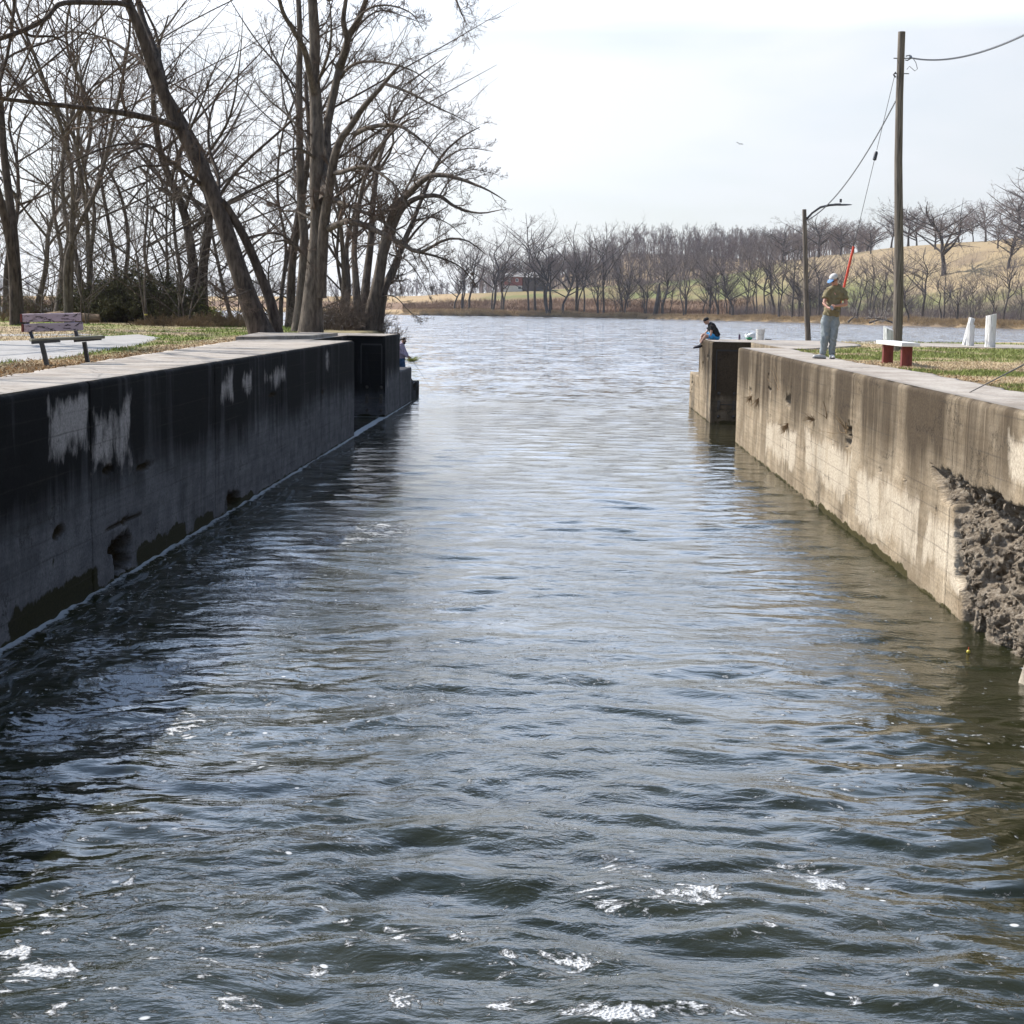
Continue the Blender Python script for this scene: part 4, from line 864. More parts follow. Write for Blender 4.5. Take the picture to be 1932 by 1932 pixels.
lm=[(px_path([(610,436,0),(636,424,-1),(661,416,-1.8),(699,430,-2.4),(745,452,-3),(787,475,-3.4),(812,466,-3.8),(845,450,-4),(882,454,-4.2),(915,478,-4.4)],y0),.14,.015),
    (px_path([(787,475,-3.4),(830,486,-3),(870,505,-2.6),(900,540,-2.4)],y0),.05,.01),
    (px_path([(627,376,-.6),(650,385,-1.4),(677,396,-2),(705,410,-2.4),(730,424,-2.8),(765,455,-3.2),(790,500,-3.4)],y0),.09,.012),
    (px_path([(625,326,-.6),(645,325,-1.6),(670,317,-2.4),(695,316,-3),(722,332,-3.4),(745,352,-3.8),(765,385,-4),(775,410,-4.2)],y0),.10,.012),
    (px_path([(669,253,-1.4),(690,243,-2.2),(720,236,-3),(752,237,-3.6),(775,250,-4),(798,268,-4.2),(829,302,-4.6),(860,330,-5)],y0),.10,.012),
    (px_path([(640,150,1.4),(655,130,.8),(677,118,0),(705,116,-.6),(740,121,-1.2),(775,132,-1.6),(806,152,-2),(840,185,-2.4)],y0),.07,.01),
    (px_path([(726,158,-2.5),(750,166,-3),(780,178,-3.4),(806,193,-3.8),(835,208,-4),(865,222,-4.2),(905,246,-4.4)],y0),.06,.008),
    (px_path([(658,60,1.2),(690,20,.8),(730,10,.4),(775,25,0),(800,60,-.4)],y0),.06,.01),
    (px_path([(660,70,1.4),(690,35,2),(720,20,2.6),(760,30,3),(800,45,3.4)],y0),.05,.01),
    (px_path([(600,420,0),(560,400,1),(525,395,1.6),(490,370,2)],y0),.06,.01),
    (px_path([(598,300,0),(560,280,-1),(520,300,-1.8),(485,330,-2.4)],y0),.06,.01),
    (px_path([(592,300,0),(575,255,.8),(540,215,1.6),(500,180,2.2),(470,130,2.8)],y0),.07,.01),
    (px_path([(566,220,2),(545,160,2.6),(515,100,3),(490,40,3.4)],y0),.06,.012),
    (px_path([(598,160,.2),(620,100,-1),(625,50,-1.6),(622,0,-2)],y0),.06,.02),
    (px_path([(572,480,1.6),(540,455,1),(505,460,.4),(470,480,0)],y0),.05,.01),
    (px_path([(620,0,0),(700,-60,-2),(790,-60,-4),(845,-30,-5),(868,20,-5.6),(880,45,-6)],y0+1),.08,.01),
    (px_path([(745,452,-3),(755,480,-3),(752,520,-3),(760,560,-3.2)],y0),.03,.008)]
sp=[dict(k=8,ang=(35,75),lf=.12,tmin=.2,n=7,rmin=.008,rf=.25,up=.3),dict(k=20,ang=(30,70),lf=.30,n=7,rmin=.008,rf=.36,wig=.30,tmin=.1),dict(k=9,ang=(25,60),lf=.55,n=5,rmin=.0055,rf=.55,wig=.28),dict(k=6,ang=(25,60),lf=.5,n=4,rmin=.004,rf=.7,wig=.3),dict(k=2,ang=(25,60),lf=.6,n=3,rmin=.0032,rf=.8)]
make_tree('bare_tree',B,tr,lm,rg,sp,(M['bark_grey'],M['twig']),'tallest bare tree with several upright stems behind the end of the left lock wall')
# --- fan of stems by the river
rg=np.random.RandomState(13)
y0=66.5; B=np.array(at(700,618,y0)); B[2]=2.5
tr=[(px_path([(694,624,0),(712,540,0),(722,480,0),(730,437,0),(745,395,-.4),(770,365,-.8),(806,334,-1.4),(840,331,-2),(880,342,-2.4),(915,356,-2.8),(952,378,-3)],y0),.26,.015),
    (px_path([(690,624,.5),(706,560,.8),(728,470,1),(755,400,1),(787,374,.6),(829,370,.2),(860,390,0),(905,402,-.4),(950,396,-.8)],y0),.2,.015),
    (px_path([(712,624,.3),(726,545,.5),(745,500,1),(765,450,1.4),(779,418,1.8),(800,365,2.2),(830,300,2.6),(868,262,3),(905,240,3.4)],y0),.17,.02),
    (px_path([(684,622,1),(690,540,1.4),(700,450,1.8),(705,370,2),(715,300,2.4),(735,240,2.8),(745,200,3)],y0),.2,.03),
    (px_path([(702,622,1.2),(720,560,1.6),(742,520,2),(760,470,2.4),(800,420,2.8),(845,390,3.2)],y0),.14,.02),
    (px_path([(676,622,-.4),(672,540,-.2),(668,470,0),(675,400,.2),(690,330,.2),(722,270,0),(760,230,-.4),(790,220,-.8)],y0),.16,.02)]
lm=[(px_path([(745,395,-.4),(775,340,.4),(800,290,1),(830,250,1.4),(870,220,1.8)],y0),.06,.01),(px_path([(806,334,-1.4),(840,300,-1.8),(880,280,-2.2),(930,285,-2.6)],y0),.05,.01),
    (px_path([(829,370,.2),(850,340,.8),(890,320,1.4),(940,330,1.8)],y0),.04,.01),(px_path([(779,418,1.8),(815,410,2.4),(850,425,3),(880,455,3.4)],y0),.04,.01),
    (px_path([(735,480,1),(765,490,.2),(790,520,-.6),(815,570,-1)],y0),.04,.01),(px_path([(715,560,0),(745,560,-1),(775,590,-1.6),(800,605,-2)],y0),.03,.01),
    (px_path([(735,240,2.8),(760,190,3.2),(800,150,3.6),(840,120,4)],y0),.05,.01),(px_path([(700,450,1.8),(670,400,2.4),(655,330,3),(650,270,3.4)],y0),.05,.01)]
sp=[dict(k=16,ang=(25,65),lf=.22,tmin=.22,n=6,rmin=.008,rf=.34,up=.2),dict(k=13,ang=(30,70),lf=.42,n=6,rmin=.0075,rf=.42,wig=.22),dict(k=8,ang=(25,60),lf=.5,n=5,rmin=.006,rf=.6),dict(k=6,ang=(25,60),lf=.5,n=4,rmin=.0045,rf=.7,wig=.3),dict(k=2,ang=(25,60),lf=.6,n=3,rmin=.0035,rf=.8)]
make_tree('bare_tree',B,tr,lm,rg,sp,(M['bark_grey'],M['twig_grey']),'bare tree whose stems fan out over the river, right of the tall trunk')
# --- other trees of the park
park=[ # px, distance, height, r, stems, lean, spread, label
 (36,62,24,.27,2,(0,0),.5,'bare tree with a thick dark trunk behind the peeling bench'),
 (100,78,20,.2,2,(.05,0),.5,'slim bare tree just right of the thick trunk behind the bench'),
 (62,84,17,.16,1,(.22,0),.5,'bare tree leaning right, thin, behind the fallen log'),
 (12,88,19,.17,1,(-.03,0),.5,'thin bare tree at the far left edge by the water'),
 (128,70,21,.17,2,(.02,0),.4,'narrow bare tree above the left end of the dark bush'),
 (165,76,19,.18,3,(0,0),.5,'three-stemmed bare tree rising behind the dark bush'),
 (232,86,17,.18,2,(0,0),.7,'low wide bare tree behind the middle of the dark bush'),
 (300,92,15,.15,3,(0,0),.7,'small bare tree over the right end of the dark bush'),
 (355,84,15,.14,1,(-.12,0),.6,'thin bare tree leaning left just right of the dark bush'),
 (384,80,18,.40,2,(.05,0),.6,'stout bare tree with two trunks by the yellow-green shrub'),
 (455,88,17,.16,1,(-.2,0),.6,'bare tree leaning left seen past the foot of the leaning tree'),
 (530,82,21,.19,2,(0,0),.5,'bare tree standing between the leaning tree and the tall tree'),
 (548,72,20,.20,1,(.04,0),.5,'straight bare tree close to the left of the tall trunk'),
 (640,74,17,.2,2,(.04,0),.5,'bare tree close behind the right side of the tall trunk'),
 (665,80,13,.16,2,(.08,0),.6,'smaller bare tree behind the fan of stems'),
 (-95,58,22,.14,2,(.02,0),.7,'bare tree at the left margin reaching into the picture'),
]
for i,(px,D,Ht,r,s,ln,spd,lab) in enumerate(park):
    rg=np.random.RandomState(500+i); x=(px-1065)/F*D*1.0; q=at(px,600,D); x=q[0]
    z=hz(x,D)
    auto_tree('bare_tree',(x,D,z),Ht,rg,ln,r,s,spd,(M['bark_grey'] if i%3 else M['bark'],M['twig_grey'] if i%2 else M['twig']),lab,None,dens=.95,tr=.0052,fork=.22,nlimb=11)
# saplings and thicket between
sap=[]
for v in range(4):
    rg=np.random.RandomState(600+v)
    sap.append(auto_tree('sapling',(0,0,0),8+v,rg,(0,0),.06,1+v%2,.7,(M['bark_grey'],M['twig_grey']),'thin grey sapling in the thicket under the park trees','thicket saplings',dens=.8,tr=.0055,fork=.1,nlimb=10,lv3=True))
    sap[-1]['category']='sapling'
def copy_tree(src,loc,rz,sc_,label=None,group=None):
    r=src.copy(); COL.objects.link(r); r.location=[float(a) for a in loc]; r.rotation_euler=(0,0,rz); kx_=rnd.uniform(.75,1.3); r.scale=(sc_*kx_,sc_*kx_*rnd.uniform(.85,1.15),sc_)
    for c in src.children:
        d=c.copy(); COL.objects.link(d); d.parent=r
    if label: r['label']=label
    if group: r['group']=group
    return r
rg=np.random.RandomState(31); n=0
for k in range(36):
    px=rg.uniform(-60,700); D=rg.uniform(68,104)
    x=at(px,600,D)[0]; 
    if D>float(yL(x))+4 or x>-8: continue
    loc=(x,D,hz(x,D)-.05); rz=rg.uniform(0,6.28); s_=rg.uniform(.55,1.15)
    if n<4: o=sap[n]; o.location=loc; o.rotation_euler=(0,0,rz); o.scale=(s_,)*3
    else: copy_tree(sap[n%4],loc,rz,s_)
    n+=1
# unseen neighbours upstream whose crowns shade the coping
for i,(x,y,Ht,lab) in enumerate([(-21,16,20,'bare park tree upstream of the bench, nearest the camera'),(-24,27,22,'bare park tree left of the bench'),(-20,38,21,'bare park tree across the path from the bench')]):
    rg=np.random.RandomState(700+i); auto_tree('bare_tree',(x,y,ZG),Ht,rg,(0,0),.34,2,.8,(M['bark'],M['twig']),lab,None,dens=.95,tr=.009,fork=.25,nlimb=13)
# --- brush
def brush(name,center,rad,n,h,mats,seed,label,cat='bush',leaf=0):
    rg=np.random.RandomState(seed); root=empty(name,center)
    a=rg.uniform(0,6.28,n); rr=np.sqrt(rg.uniform(0,1,n)); bx=np.cos(a)*rr*rad[0]; by=np.sin(a)*rr*rad[1]
    hh=h*(1-.55*rr**2)*rg.uniform(.6,1.1,n); d=np.stack([bx/rad[0]*.5+rg.normal(0,.25,n),by/rad[1]*.5+rg.normal(0,.25,n),np.ones(n)],1)
    pts=[np.stack([bx,by,np.zeros(n)],1)]; dd=d/np.linalg.norm(d,axis=1,keepdims=True)
    for k in range(5):
        dd=dd+rg.normal(0,.16,dd.shape)-np.array([0,0,.05*k]); dd/=np.linalg.norm(dd,axis=1,keepdims=True); pts.append(pts[-1]+dd*(hh/5)[:,None])
    P=np.stack(pts,1); Rr=np.tile(np.linspace(.014,.005,6),(n,1)); c1=sprout(P,Rr,rg,9,(25,65),.45,n=4,rmin=.005,wig=.25); c2=sprout(*c1,rg,5,(25,65),.5,n=3,rmin=.004,wig=.2)
    V,F_=pack([(P,Rr),c1,c2],[3,3,3]); link('stems',npmesh('stems',V,F_,smooth=False),mats[0],root)
    if leaf:
        q=c2[0][rg.randint(0,len(c2[0]),leaf),rg.randint(0,3,leaf)]+rg.normal(0,.03,(leaf,3)); s=rg.uniform(.03,.07,(leaf,1))
        u=rg.normal(size=(leaf,3)); u/=np.linalg.norm(u,axis=1,keepdims=True); v=rg.normal(size=(leaf,3)); v-=u*(u*v).sum(1,keepdims=True); v/=np.linalg.norm(v,axis=1,keepdims=True)
        V=np.stack([q-u*s,q+v*s*.5,q+u*s,q-v*s*.5],1).reshape(-1,3); link('leaves',npmesh('leaves',V,np.arange(len(V)).reshape(-1,4),smooth=False),mats[1],root)
    tag(root,label,cat); return root
q=at(255,592,76); brush('shrub',(q[0],76,ZG),(2.7,2.2),430,2.9,(M['bark'],M['leafy']),41,'large dark green and brown bush behind the lawn, right of the bench',leaf=48000)
q=at(205,592,79); brush('shrub',(q[0],79,ZG),(1.4,1.5),150,2.3,(M['twig'],M['leafy']),42,'browner left half of the bush mass behind the bench',leaf=6000)
q=at(322,590,74); brush('shrub',(q[0],74,ZG),(.9,.9),90,1.5,(M['twig'],M['leafy']),43,'low round twiggy shrub at the right end of the dark bush',leaf=3000)
q=at(383,592,78); brush('shrub',(q[0],78,ZG),(.8,.8),70,1.1,(M['dry_stem'],M['float_plant']),44,'yellow-green shrub at the foot of the stout twin trunk',leaf=3500)
q=at(120,585,82); brush('shrub',(q[0],82,ZG),(2.4,1.5),170,2.6,(M['twig'],M['leafy']),45,'twiggy brown thicket left of the dark bush',leaf=2500)
q=at(20,585,84); brush('shrub',(q[0],84,ZG),(2.0,1.5),120,2.0,(M['twig_grey'],M['leafy']),46,'grey thicket at the far left behind the thick trunk',leaf=500)
q=at(625,600,66); brush('shrub',(q[0],66,ZG-.1),(1.3,1.0),150,2.2,(M['twig_grey'],M['leafy']),47,'tangle of pale twigs right of the tall trunk',leaf=0)
q=at(668,606,67.5); brush('shrub',(q[0],67.5,ZG-.2),(1.1,.9),140,1.9,(M['twig'],M['leafy']),48,'tangle of brown twigs at the foot of the fan of stems',leaf=0)
q=at(735,612,68.5); brush('shrub',(q[0]-.2,68.0,1.9),(.7,.6),60,1.6,(M['twig'],M['leafy']),49,'twigs hanging over the water beside the block corner',leaf=0)
q=at(430,600,70); brush('weeds',(q[0],70,ZG),(2.3,1.2),420,.75,(M['dry_stem'],M['leafy']),50,'waist-high dry brown weeds behind the leaning tree','weeds')
q=at(330,603,68); brush('weeds',(q[0],68,ZG),(2.0,.8),260,.55,(M['dry_stem'],M['leafy']),51,'low dry weeds in front of the dark bush','weeds')
q=at(20,600,72); brush('weeds',(q[0],72,ZG),(1.6,.8),150,.6,(M['dry_stem'],M['leafy']),52,'dry straw weeds at the far left behind the bench','weeds')
# log + stake
q=at(190,592,73)
m=MB().tube([(-1.3,0,.22),(-.6,.05,.26),(.2,0,.24),(1.2,.1,.22)],[.24,.27,.25,.2],12); m.sub(1).jitter(.08,6)
o=m.build('fallen_log',pm('log_wood',(.14,.09,.055),(.36,.25,.15),6,.9,.03,(.3,3,3))); o.location=(q[0]-1,72,ZG); tag(o,'pale brown fallen log lying at the foot of the thicket','log')
m=MB().tube([(0,0,0),(.02,0,.5)],[.03,.03],8); q=onz(275,614,ZG)
r_=empty('marker_post',(q[0],q[1],ZG)); tag(r_,'short dark marker stake with a yellow top in the far lawn','marker')
MB().tube([(0,0,-.05),(.02,0,.44)],[.03,.028],8).build('stake',M['black'],r_); MB().tube([(.02,0,.44),(.02,0,.50)],[.075,.07],10).build('cap',M['yellow_tip'],r_)

# ------------------------------------------------------------------ far shore
fv=[]
for v in range(8):
    rg=np.random.RandomState(800+v)
    fv.append(auto_tree('cottonwood',(0,0,0),28+rg.uniform(-3,3),rg,(rg.uniform(-.14,.14),0),.42,[1,2,1,3,2,1,2,1][v],.35 if v<5 else .6,(M['far_bark'],M['far_twig']),'bare riverside tree on the far bank','bare trees along the far bank',dens=.9,tr=.019,fork=.28,nlimb=15))
fo_=[]
for v in range(3):
    rg=np.random.RandomState(820+v)
    fo_.append(auto_tree('oak',(0,0,0),24,rg,(0,0),.65,1,1.25,(M['far_bark'],M['far_twig']),'wide-crowned bare oak on the far hill','bare oaks on the far hillside',dens=1.05,tr=.022,fork=.18,nlimb=16))
first=[True]*8
def place(vs,flag,i,px,d_in,s_,label=None,group=None,y=None):
    # walk along the sight line until d_in metres past the shore
    ys=np.arange(380,1300,2.) ; u=(at(px,600,1000)[0])/1000.
    dd=shore_d(u*ys,ys); k=int(np.argmax(dd>d_in)); Y_=ys[k]; x=u*Y_
    loc=(x,Y_,hz(x,Y_)-.3); rz=rnd.uniform(0,6.28)
    if flag[i]:
        o=vs[i]; o.location=loc; o.rotation_euler=(0,0,rz); o.scale=(s_,)*3; flag[i]=False
        if label: o['label']=label
        if group: o['group']=group
    else: o=copy_tree(vs[i],loc,rz,s_,label,group)
    return o
front=[855,873,889,925,947,955,992,1009,1033,1042,1058,1087,1096,1127,1136,1172,1185,1223,1252,1297,1320,1333,1352,1368,1385,1402,1420,1436,1455,1475,1492,1508,1530,1548,1566,1590,1612,1640,1662,1690,1715,1745,1772,1806,1835,1868,1900,1925]
hts=np.interp
for k,px in enumerate(front):
    i=k%8; top=np.interp(px,[850,960,1100,1200,1300,1450,1600,1700,1932],[440,418,405,420,438,442,455,472,480])
    D=np.interp(px,[850,1200,1500,1932],[660,650,590,470]); hgt=(583+(px-1065)*.0166-top)/F*D+2
    place(fv,first,int(rnd.random()*8) if k>7 else i,px+rnd.uniform(-7,7),rnd.uniform(2.5,16),hgt/29*rnd.uniform(.72,1.12))
for k in range(96):   # second rank behind
    px=rnd.uniform(1130,1932) if k<62 else rnd.uniform(1500,1932); i=k%8
    top=np.interp(px,[1130,1300,1450,1600,1700,1932],[460,445,450,480,505,510])
    D=np.interp(px,[850,1200,1500,1932],[690,680,620,500]); din=rnd.uniform(14,55) 
    hgt=max(11,(583+(px-1065)*.0166-top)/F*D-4)*rnd.uniform(.5,.85)
    place(fv,first,i,px,din,hgt/29)
fo_first=[True]*3
hill=[(1640,150,.85),(1675,152,1.15),(1600,160,.8),(1622,170,.75),(1700,165,.8),(1725,160,.75),(1758,145,.95),(1785,95,1.3),(1800,165,.7),(1830,160,.7),(1852,165,.8),(1876,150,1.0),(1905,155,1.1),(1897,118,.85),(1925,160,.9),(1950,150,1.2),(1548,170,.9),(1575,175,.85),(1500,180,.9),(1520,175,.8),(1470,180,.85),(1985,80,1.2)]
for k,(px,din,s_) in enumerate(hill):
    o=place(fo_,fo_first,k%3,px+rnd.uniform(-9,9),din*rnd.uniform(.8,1.08),s_*rnd.uniform(.65,1.2)); o['label']='wide-crowned bare oak on the far hill'; o['group']='bare oaks on the far hillside'
    if px==1785: o['label']='largest wide-crowned oak on the hillside right of the utility pole'; del o['group']
    elif px==1675: o['label']='tall spreading oak on the ridge left of the utility pole'; del o['group']
# wooded hill: a far-off wood that reads as one mass
def wood(name,pts,Hs,seed,label,cat='wood',mat=None,tr=.05,nb=26):
    rg=np.random.RandomState(seed); B_=len(pts); P=np.zeros((B_,6,3)); R_=np.zeros((B_,6))
    for j in range(6): P[:,j]=pts+np.stack([rg.normal(0,.3*j,B_),rg.normal(0,.3*j,B_),Hs*j/5*.95],1); R_[:,j]=.30*(1-j/5.5)
    c=sprout(P,R_,rg,nb,(25,55),.42,tmin=.18,n=5,up=.5,rmin=tr,rf=.4); d_=sprout(*c,rg,6,(25,60),.5,n=4,rmin=tr,rf=.6,up=.2)
    V,F_=pack([(P,R_),c,d_],[4,3,3]); o=link(name,npmesh(name,V,F_,smooth=False),mat or M['far_twig']); tag(o,label,cat,kind='stuff'); return o
rg=np.random.RandomState(55); pts=[];Hs=[]
while len(pts)<620:
    px=rg.uniform(905,1640); u=at(px,600,1000)[0]/1000.; D=rg.uniform(760,1000); x=u*D; d=float(shore_d(np.array([x]),np.array([D]))[0])
    if d<145: continue
    if px>1480 and d<190: continue
    pts.append((x,D,hz(x,D))); Hs.append(rg.uniform(13,19))
wood('woods',np.array(pts),np.array(Hs),56,'bare grey-brown wood covering the hill behind the river','wood',nb=20)
pts=[];Hs=[]
while len(pts)<420:
    px=rg.uniform(-120,1010); u=at(px,600,1000)[0]/1000.; D=rg.uniform(1500,1900); x=u*D
    pts.append((x,D,hz(x,D))); Hs.append(rg.uniform(16,26))
wood('woods',np.array(pts),np.array(Hs),57,'distant bluish line of woods on the horizon at left','wood',tr=.12,nb=14)
# brush below the right-hand wood and along the bank
def fringe(name,n,pxr,dr,h,seed,mat,label,cat,rad=.03,nseg=4,lean=.35):
    rg=np.random.RandomState(seed); px=rg.uniform(*pxr,n); u=np.array([at(p,600,1000)[0]/1000 for p in px]); t=rg.uniform(*dr,n)
    ys=np.arange(380,760,2.); Yt=np.zeros(n)
    us=np.linspace(u.min()-1e-3,u.max()+1e-3,80); tab=[]
    for uu in us:
        dd=shore_d(uu*ys,ys); tab.append(np.interp([dr[0],dr[1]],dd,ys))
    tab=np.array(tab); a=np.interp(u,us,tab[:,0]); b=np.interp(u,us,tab[:,1]); Y_=a+(b-a)*(t-dr[0])/(dr[1]-dr[0])
    X_=u*Y_; Z_=H(X_,Y_); hh=h*rg.uniform(.5,1.2,n)*(.6+.8*vn(X_*.08,Y_*.08,0,seed))
    d=np.stack([rg.normal(0,lean,n),rg.normal(0,lean,n),np.ones(n)],1); p=np.stack([X_,Y_,Z_-.05],1); P=[p]
    for k in range(nseg-1): d=d+rg.normal(0,.12,d.shape); p=p+d*(hh/(nseg-1))[:,None]; P.append(p)
    P=np.stack(P,1); R_=np.tile(np.linspace(rad,rad*.35,nseg),(n,1)); return P,R_,rg
P,R_,rg=fringe('x',2600,(1380,1940),(6,34),4.2,61,None,'','')
P9,R9,_=fringe('x',1500,(1520,1940),(34,120),3.0,66,None,'',''); P=np.concatenate([P,P9]); R_=np.concatenate([R_,R9])
c=sprout(P,R_,rg,6,(20,55),.5,n=3,rmin=.022,rf=.7); V,F_=pack([(P,R_),c],[3,3]); tag(link('brush',npmesh('brush',V,F_,smooth=False),M['far_twig']),'grey-brown brush under the trees on the right-hand far bank','brush',kind='stuff')
P,R_,rg=fringe('x',26000,(760,1940),(1.2,9),1.0,62,None,'','',rad=.05,nseg=3,lean=.6)
V,F_=pack([(P,R_)],[3]); tag(link('bank_grass',npmesh('bank_grass',V,F_,smooth=False),pm('straw',(.30,.21,.11),(.50,.37,.21),.4,.9,spec=.1)),'tan dead grass hanging over the edge of the far bank','grass',kind='stuff')
P,R_,rg=fringe('x',22000,(760,1420),(16,74),1.3,63,None,'','',rad=.05,nseg=3,lean=.3)
V,F_=pack([(P,R_)],[3]); tag(link('dead_field_weeds',npmesh('dead_field_weeds',V,F_,smooth=False),pm('dead_weed',(.15,.095,.06),(.28,.18,.115),.1,.9,spec=.1)),'brown dead weeds filling the field beyond the far bank','weeds',kind='stuff')
# drifted dead trees at the far water's edge
for i,(px,L_,ang,lab) in enumerate([(1640,10,.3,'bleached dead tree fallen into the water behind the standing man'),(1690,11,2.7,'dead branches lying on the far bank behind the utility pole'),(1600,6,1.0,'small pale snag on the far bank at the water')]):
    rg=np.random.RandomState(900+i); u=at(px,600,1000)[0]/1000.; ys=np.arange(380,760,1.); Y_=ys[int(np.argmax(shore_d(u*ys,ys)>-1))]; b=np.array([u*Y_,Y_,.3])
    pts=[b+np.array([math.cos(ang)*L_*t,-.3*t*L_*.3,.4+1.6*math.sin(t*2.2)]) for t in np.linspace(0,1,5)]
    make_tree('dead_tree',b,[(pts,.3,.1)],[(px_pts,.12,.03) for px_pts in [[pts[2],pts[2]+np.array([.6,0,2.]),pts[2]+np.array([1.5,-.3,3.4])],[pts[3],pts[3]+np.array([-1.,0,1.4]),pts[3]+np.array([-1.6,0,3.])]]],rg,[dict(k=10,ang=(30,80),lf=.4,n=5,rmin=.04),dict(k=8,ang=(30,70),lf=.6,n=5,rmin=.035),dict(k=4,ang=(30,60),lf=.5,n=3,rmin=.03)],(M['bark_grey'],pm('bleached',(.3,.26,.22),(.42,.38,.33),2,.9)),lab,cat='dead tree')
# broken stump
u=at(1236,600,1000)[0]/1000.; ys=np.arange(400,760,1.); Y_=ys[int(np.argmax(shore_d(u*ys,ys)>5))]; z_=hz(u*Y_,Y_)
o=MB().tube([(0,0,-.5),(.4,0,4),(1.0,0,8),(1.5,0,12),(1.6,0,13.6)],[1.1,.85,.8,.6,.25],10).jitter(.5,.6).build('broken_trunk',M['far_bark']); o.location=(u*Y_,Y_,z_); tag(o,'thick broken-off dark trunk among the thin trees of the far bank','dead tree')
# sand patches on the golf course
for i,(px,py,rx_,ry_,lab) in enumerate([(1168,556,5,9,'a'),(1037,551,4,9,''),(1790,558,6,12,'')]): pass
# house
u=at(985,600,1000)[0]/1000.; D=790.; hx,hy=u*D,D; hzv=hz(hx,hy)
hs=empty('house',(hx,hy,hzv),-.35); tag(hs,'dark red farmhouse with a grey roof among the far trees','house')
MB().box((-3.4,0,4.6),(9.5,8,4.2)).build('wall',M['brick_red'],hs,smooth=False)
MB().box((-3.4,0,1.0),(9.4,7.9,3.0)).build('foundation',M['concrete_far'],hs,smooth=False)
MB().box((5.2,1.,3.2),(7.6,9,6.8)).build('wing',M['brick_dark'],hs,smooth=False)
m=MB(); bm=m.bm
def gable(bm,x0,x1,y0_,y1_,z,h,axis='x'):
    ov=.6
    if axis=='x':
        a=[(x0-ov,y0_-ov,z),(x1+ov,y0_-ov,z),(x1+ov,(y0_+y1_)/2,z+h),(x0-ov,(y0_+y1_)/2,z+h),(x0-ov,y1_+ov,z),(x1+ov,y1_+ov,z)]
    v=[bm.verts.new(q) for q in a]; bm.faces.new((v[0],v[1],v[2],v[3])); bm.faces.new((v[3],v[2],v[5],v[4])); bm.faces.new((v[0],v[3],v[4])); bm.faces.new((v[1],v[5],v[2])); bm.faces.new((v[0],v[4],v[5],v[1]))
gable(bm,-8.2,1.4,-4,4,6.7,2.2); m.build('roof',M['roof'],hs,smooth=False)
m=MB(); gable(m.bm,1.4,9,-3.5,5.5,6.6,2.6); m.build('roof',M['roof'],hs,smooth=False)
for xx in (-5.6,-1.4):
    f_=MB().box((xx,-4.03,5.1),(1.3,.1,1.6)).build('window',M['trim'],hs,smooth=False); MB().box((xx,-4.1,5.1),(.95,.06,1.25)).build('pane',M['window'],f_,smooth=False)
f_=MB().box((0,-3.98,1.5),(1.8,.1,1.6)).build('window',M['trim'],hs,smooth=False); MB().box((0,-4.05,1.5),(1.5,.06,1.3)).build('pane',M['window'],f_,smooth=False)

# ------------------------------------------------------------------ grass blades and leaf litter
def in_path(x,y):
    return None
def blades(name,n,xr,yr,cond,seed,hmin,hmax,label):
    rg=np.random.RandomState(seed); yy=1/np.sqrt(rg.uniform(1/yr[1]**2,1/yr[0]**2,n)); xx=rg.uniform(*xr,n)
    k=cond(xx,yy); xx,yy=xx[k],yy[k]; z=H(xx,yy); m=z>2.2; xx,yy,z=xx[m],yy[m],z[m]; n=len(xx)
    col=gcol(xx,yy); grn=col[:,1]>col[:,0]; col=col*rg.uniform(.6,1.5,(n,1))
    h=rg.uniform(hmin,hmax,n)*np.where(grn,1.25,.7)*(1+yy/120); w_=.006+.00022*yy; a=rg.uniform(0,6.28,n); lean=rg.normal(0,.5,(n,2))*h[:,None]*np.where(grn,1,1.8)[:,None]
    b0=np.stack([xx-np.cos(a)*w_,yy-np.sin(a)*w_,z-.005],1); b1=np.stack([xx+np.cos(a)*w_,yy+np.sin(a)*w_,z-.005],1)
    b2=np.stack([xx-np.sin(a)*w_,yy+np.cos(a)*w_,z-.005],1); tp=np.stack([xx+lean[:,0],yy+lean[:,1],z+h],1)
    V=np.stack([b0,b1,b2,tp],1).reshape(-1,3); i=np.arange(n)[:,None]*4
    Fq=np.concatenate([i+np.array([[0,1,3]]),i+np.array([[1,2,3]]),i+np.array([[2,0,3]])])
    tag(link(name,npmesh(name,V,Fq,smooth=False,cols=np.repeat(col,4,0)),M['grass']),label,'grass',kind='stuff')
pathp=W([(-80,643),(0,643),(120,641),(180,635),(262,631),(302,637),(268,650),(200,661),(110,676),(0,684),(-80,692)])
def condL(x,y): return (x<edgeL(y)-.02)&(poly_d(x,y,pathp)<.05)
def condR(x,y):
    e=np.where(y<44.6,edgeR(y),np.interp(y,[44.6,50,52.4,58],[6.7,9.2,9.6,9.7])); return (x>e+.02)&~((y>50.2)&(x>10.8)&(y<57.8))
blades('grass',170000,(5.9,19),(15,60),condR,71,.02,.05,'short green and straw-coloured lawn on the right bank')
blades('grass',150000,(-26,-6.8),(15,90),condL,72,.02,.055,'short patchy lawn of the park on the left bank')
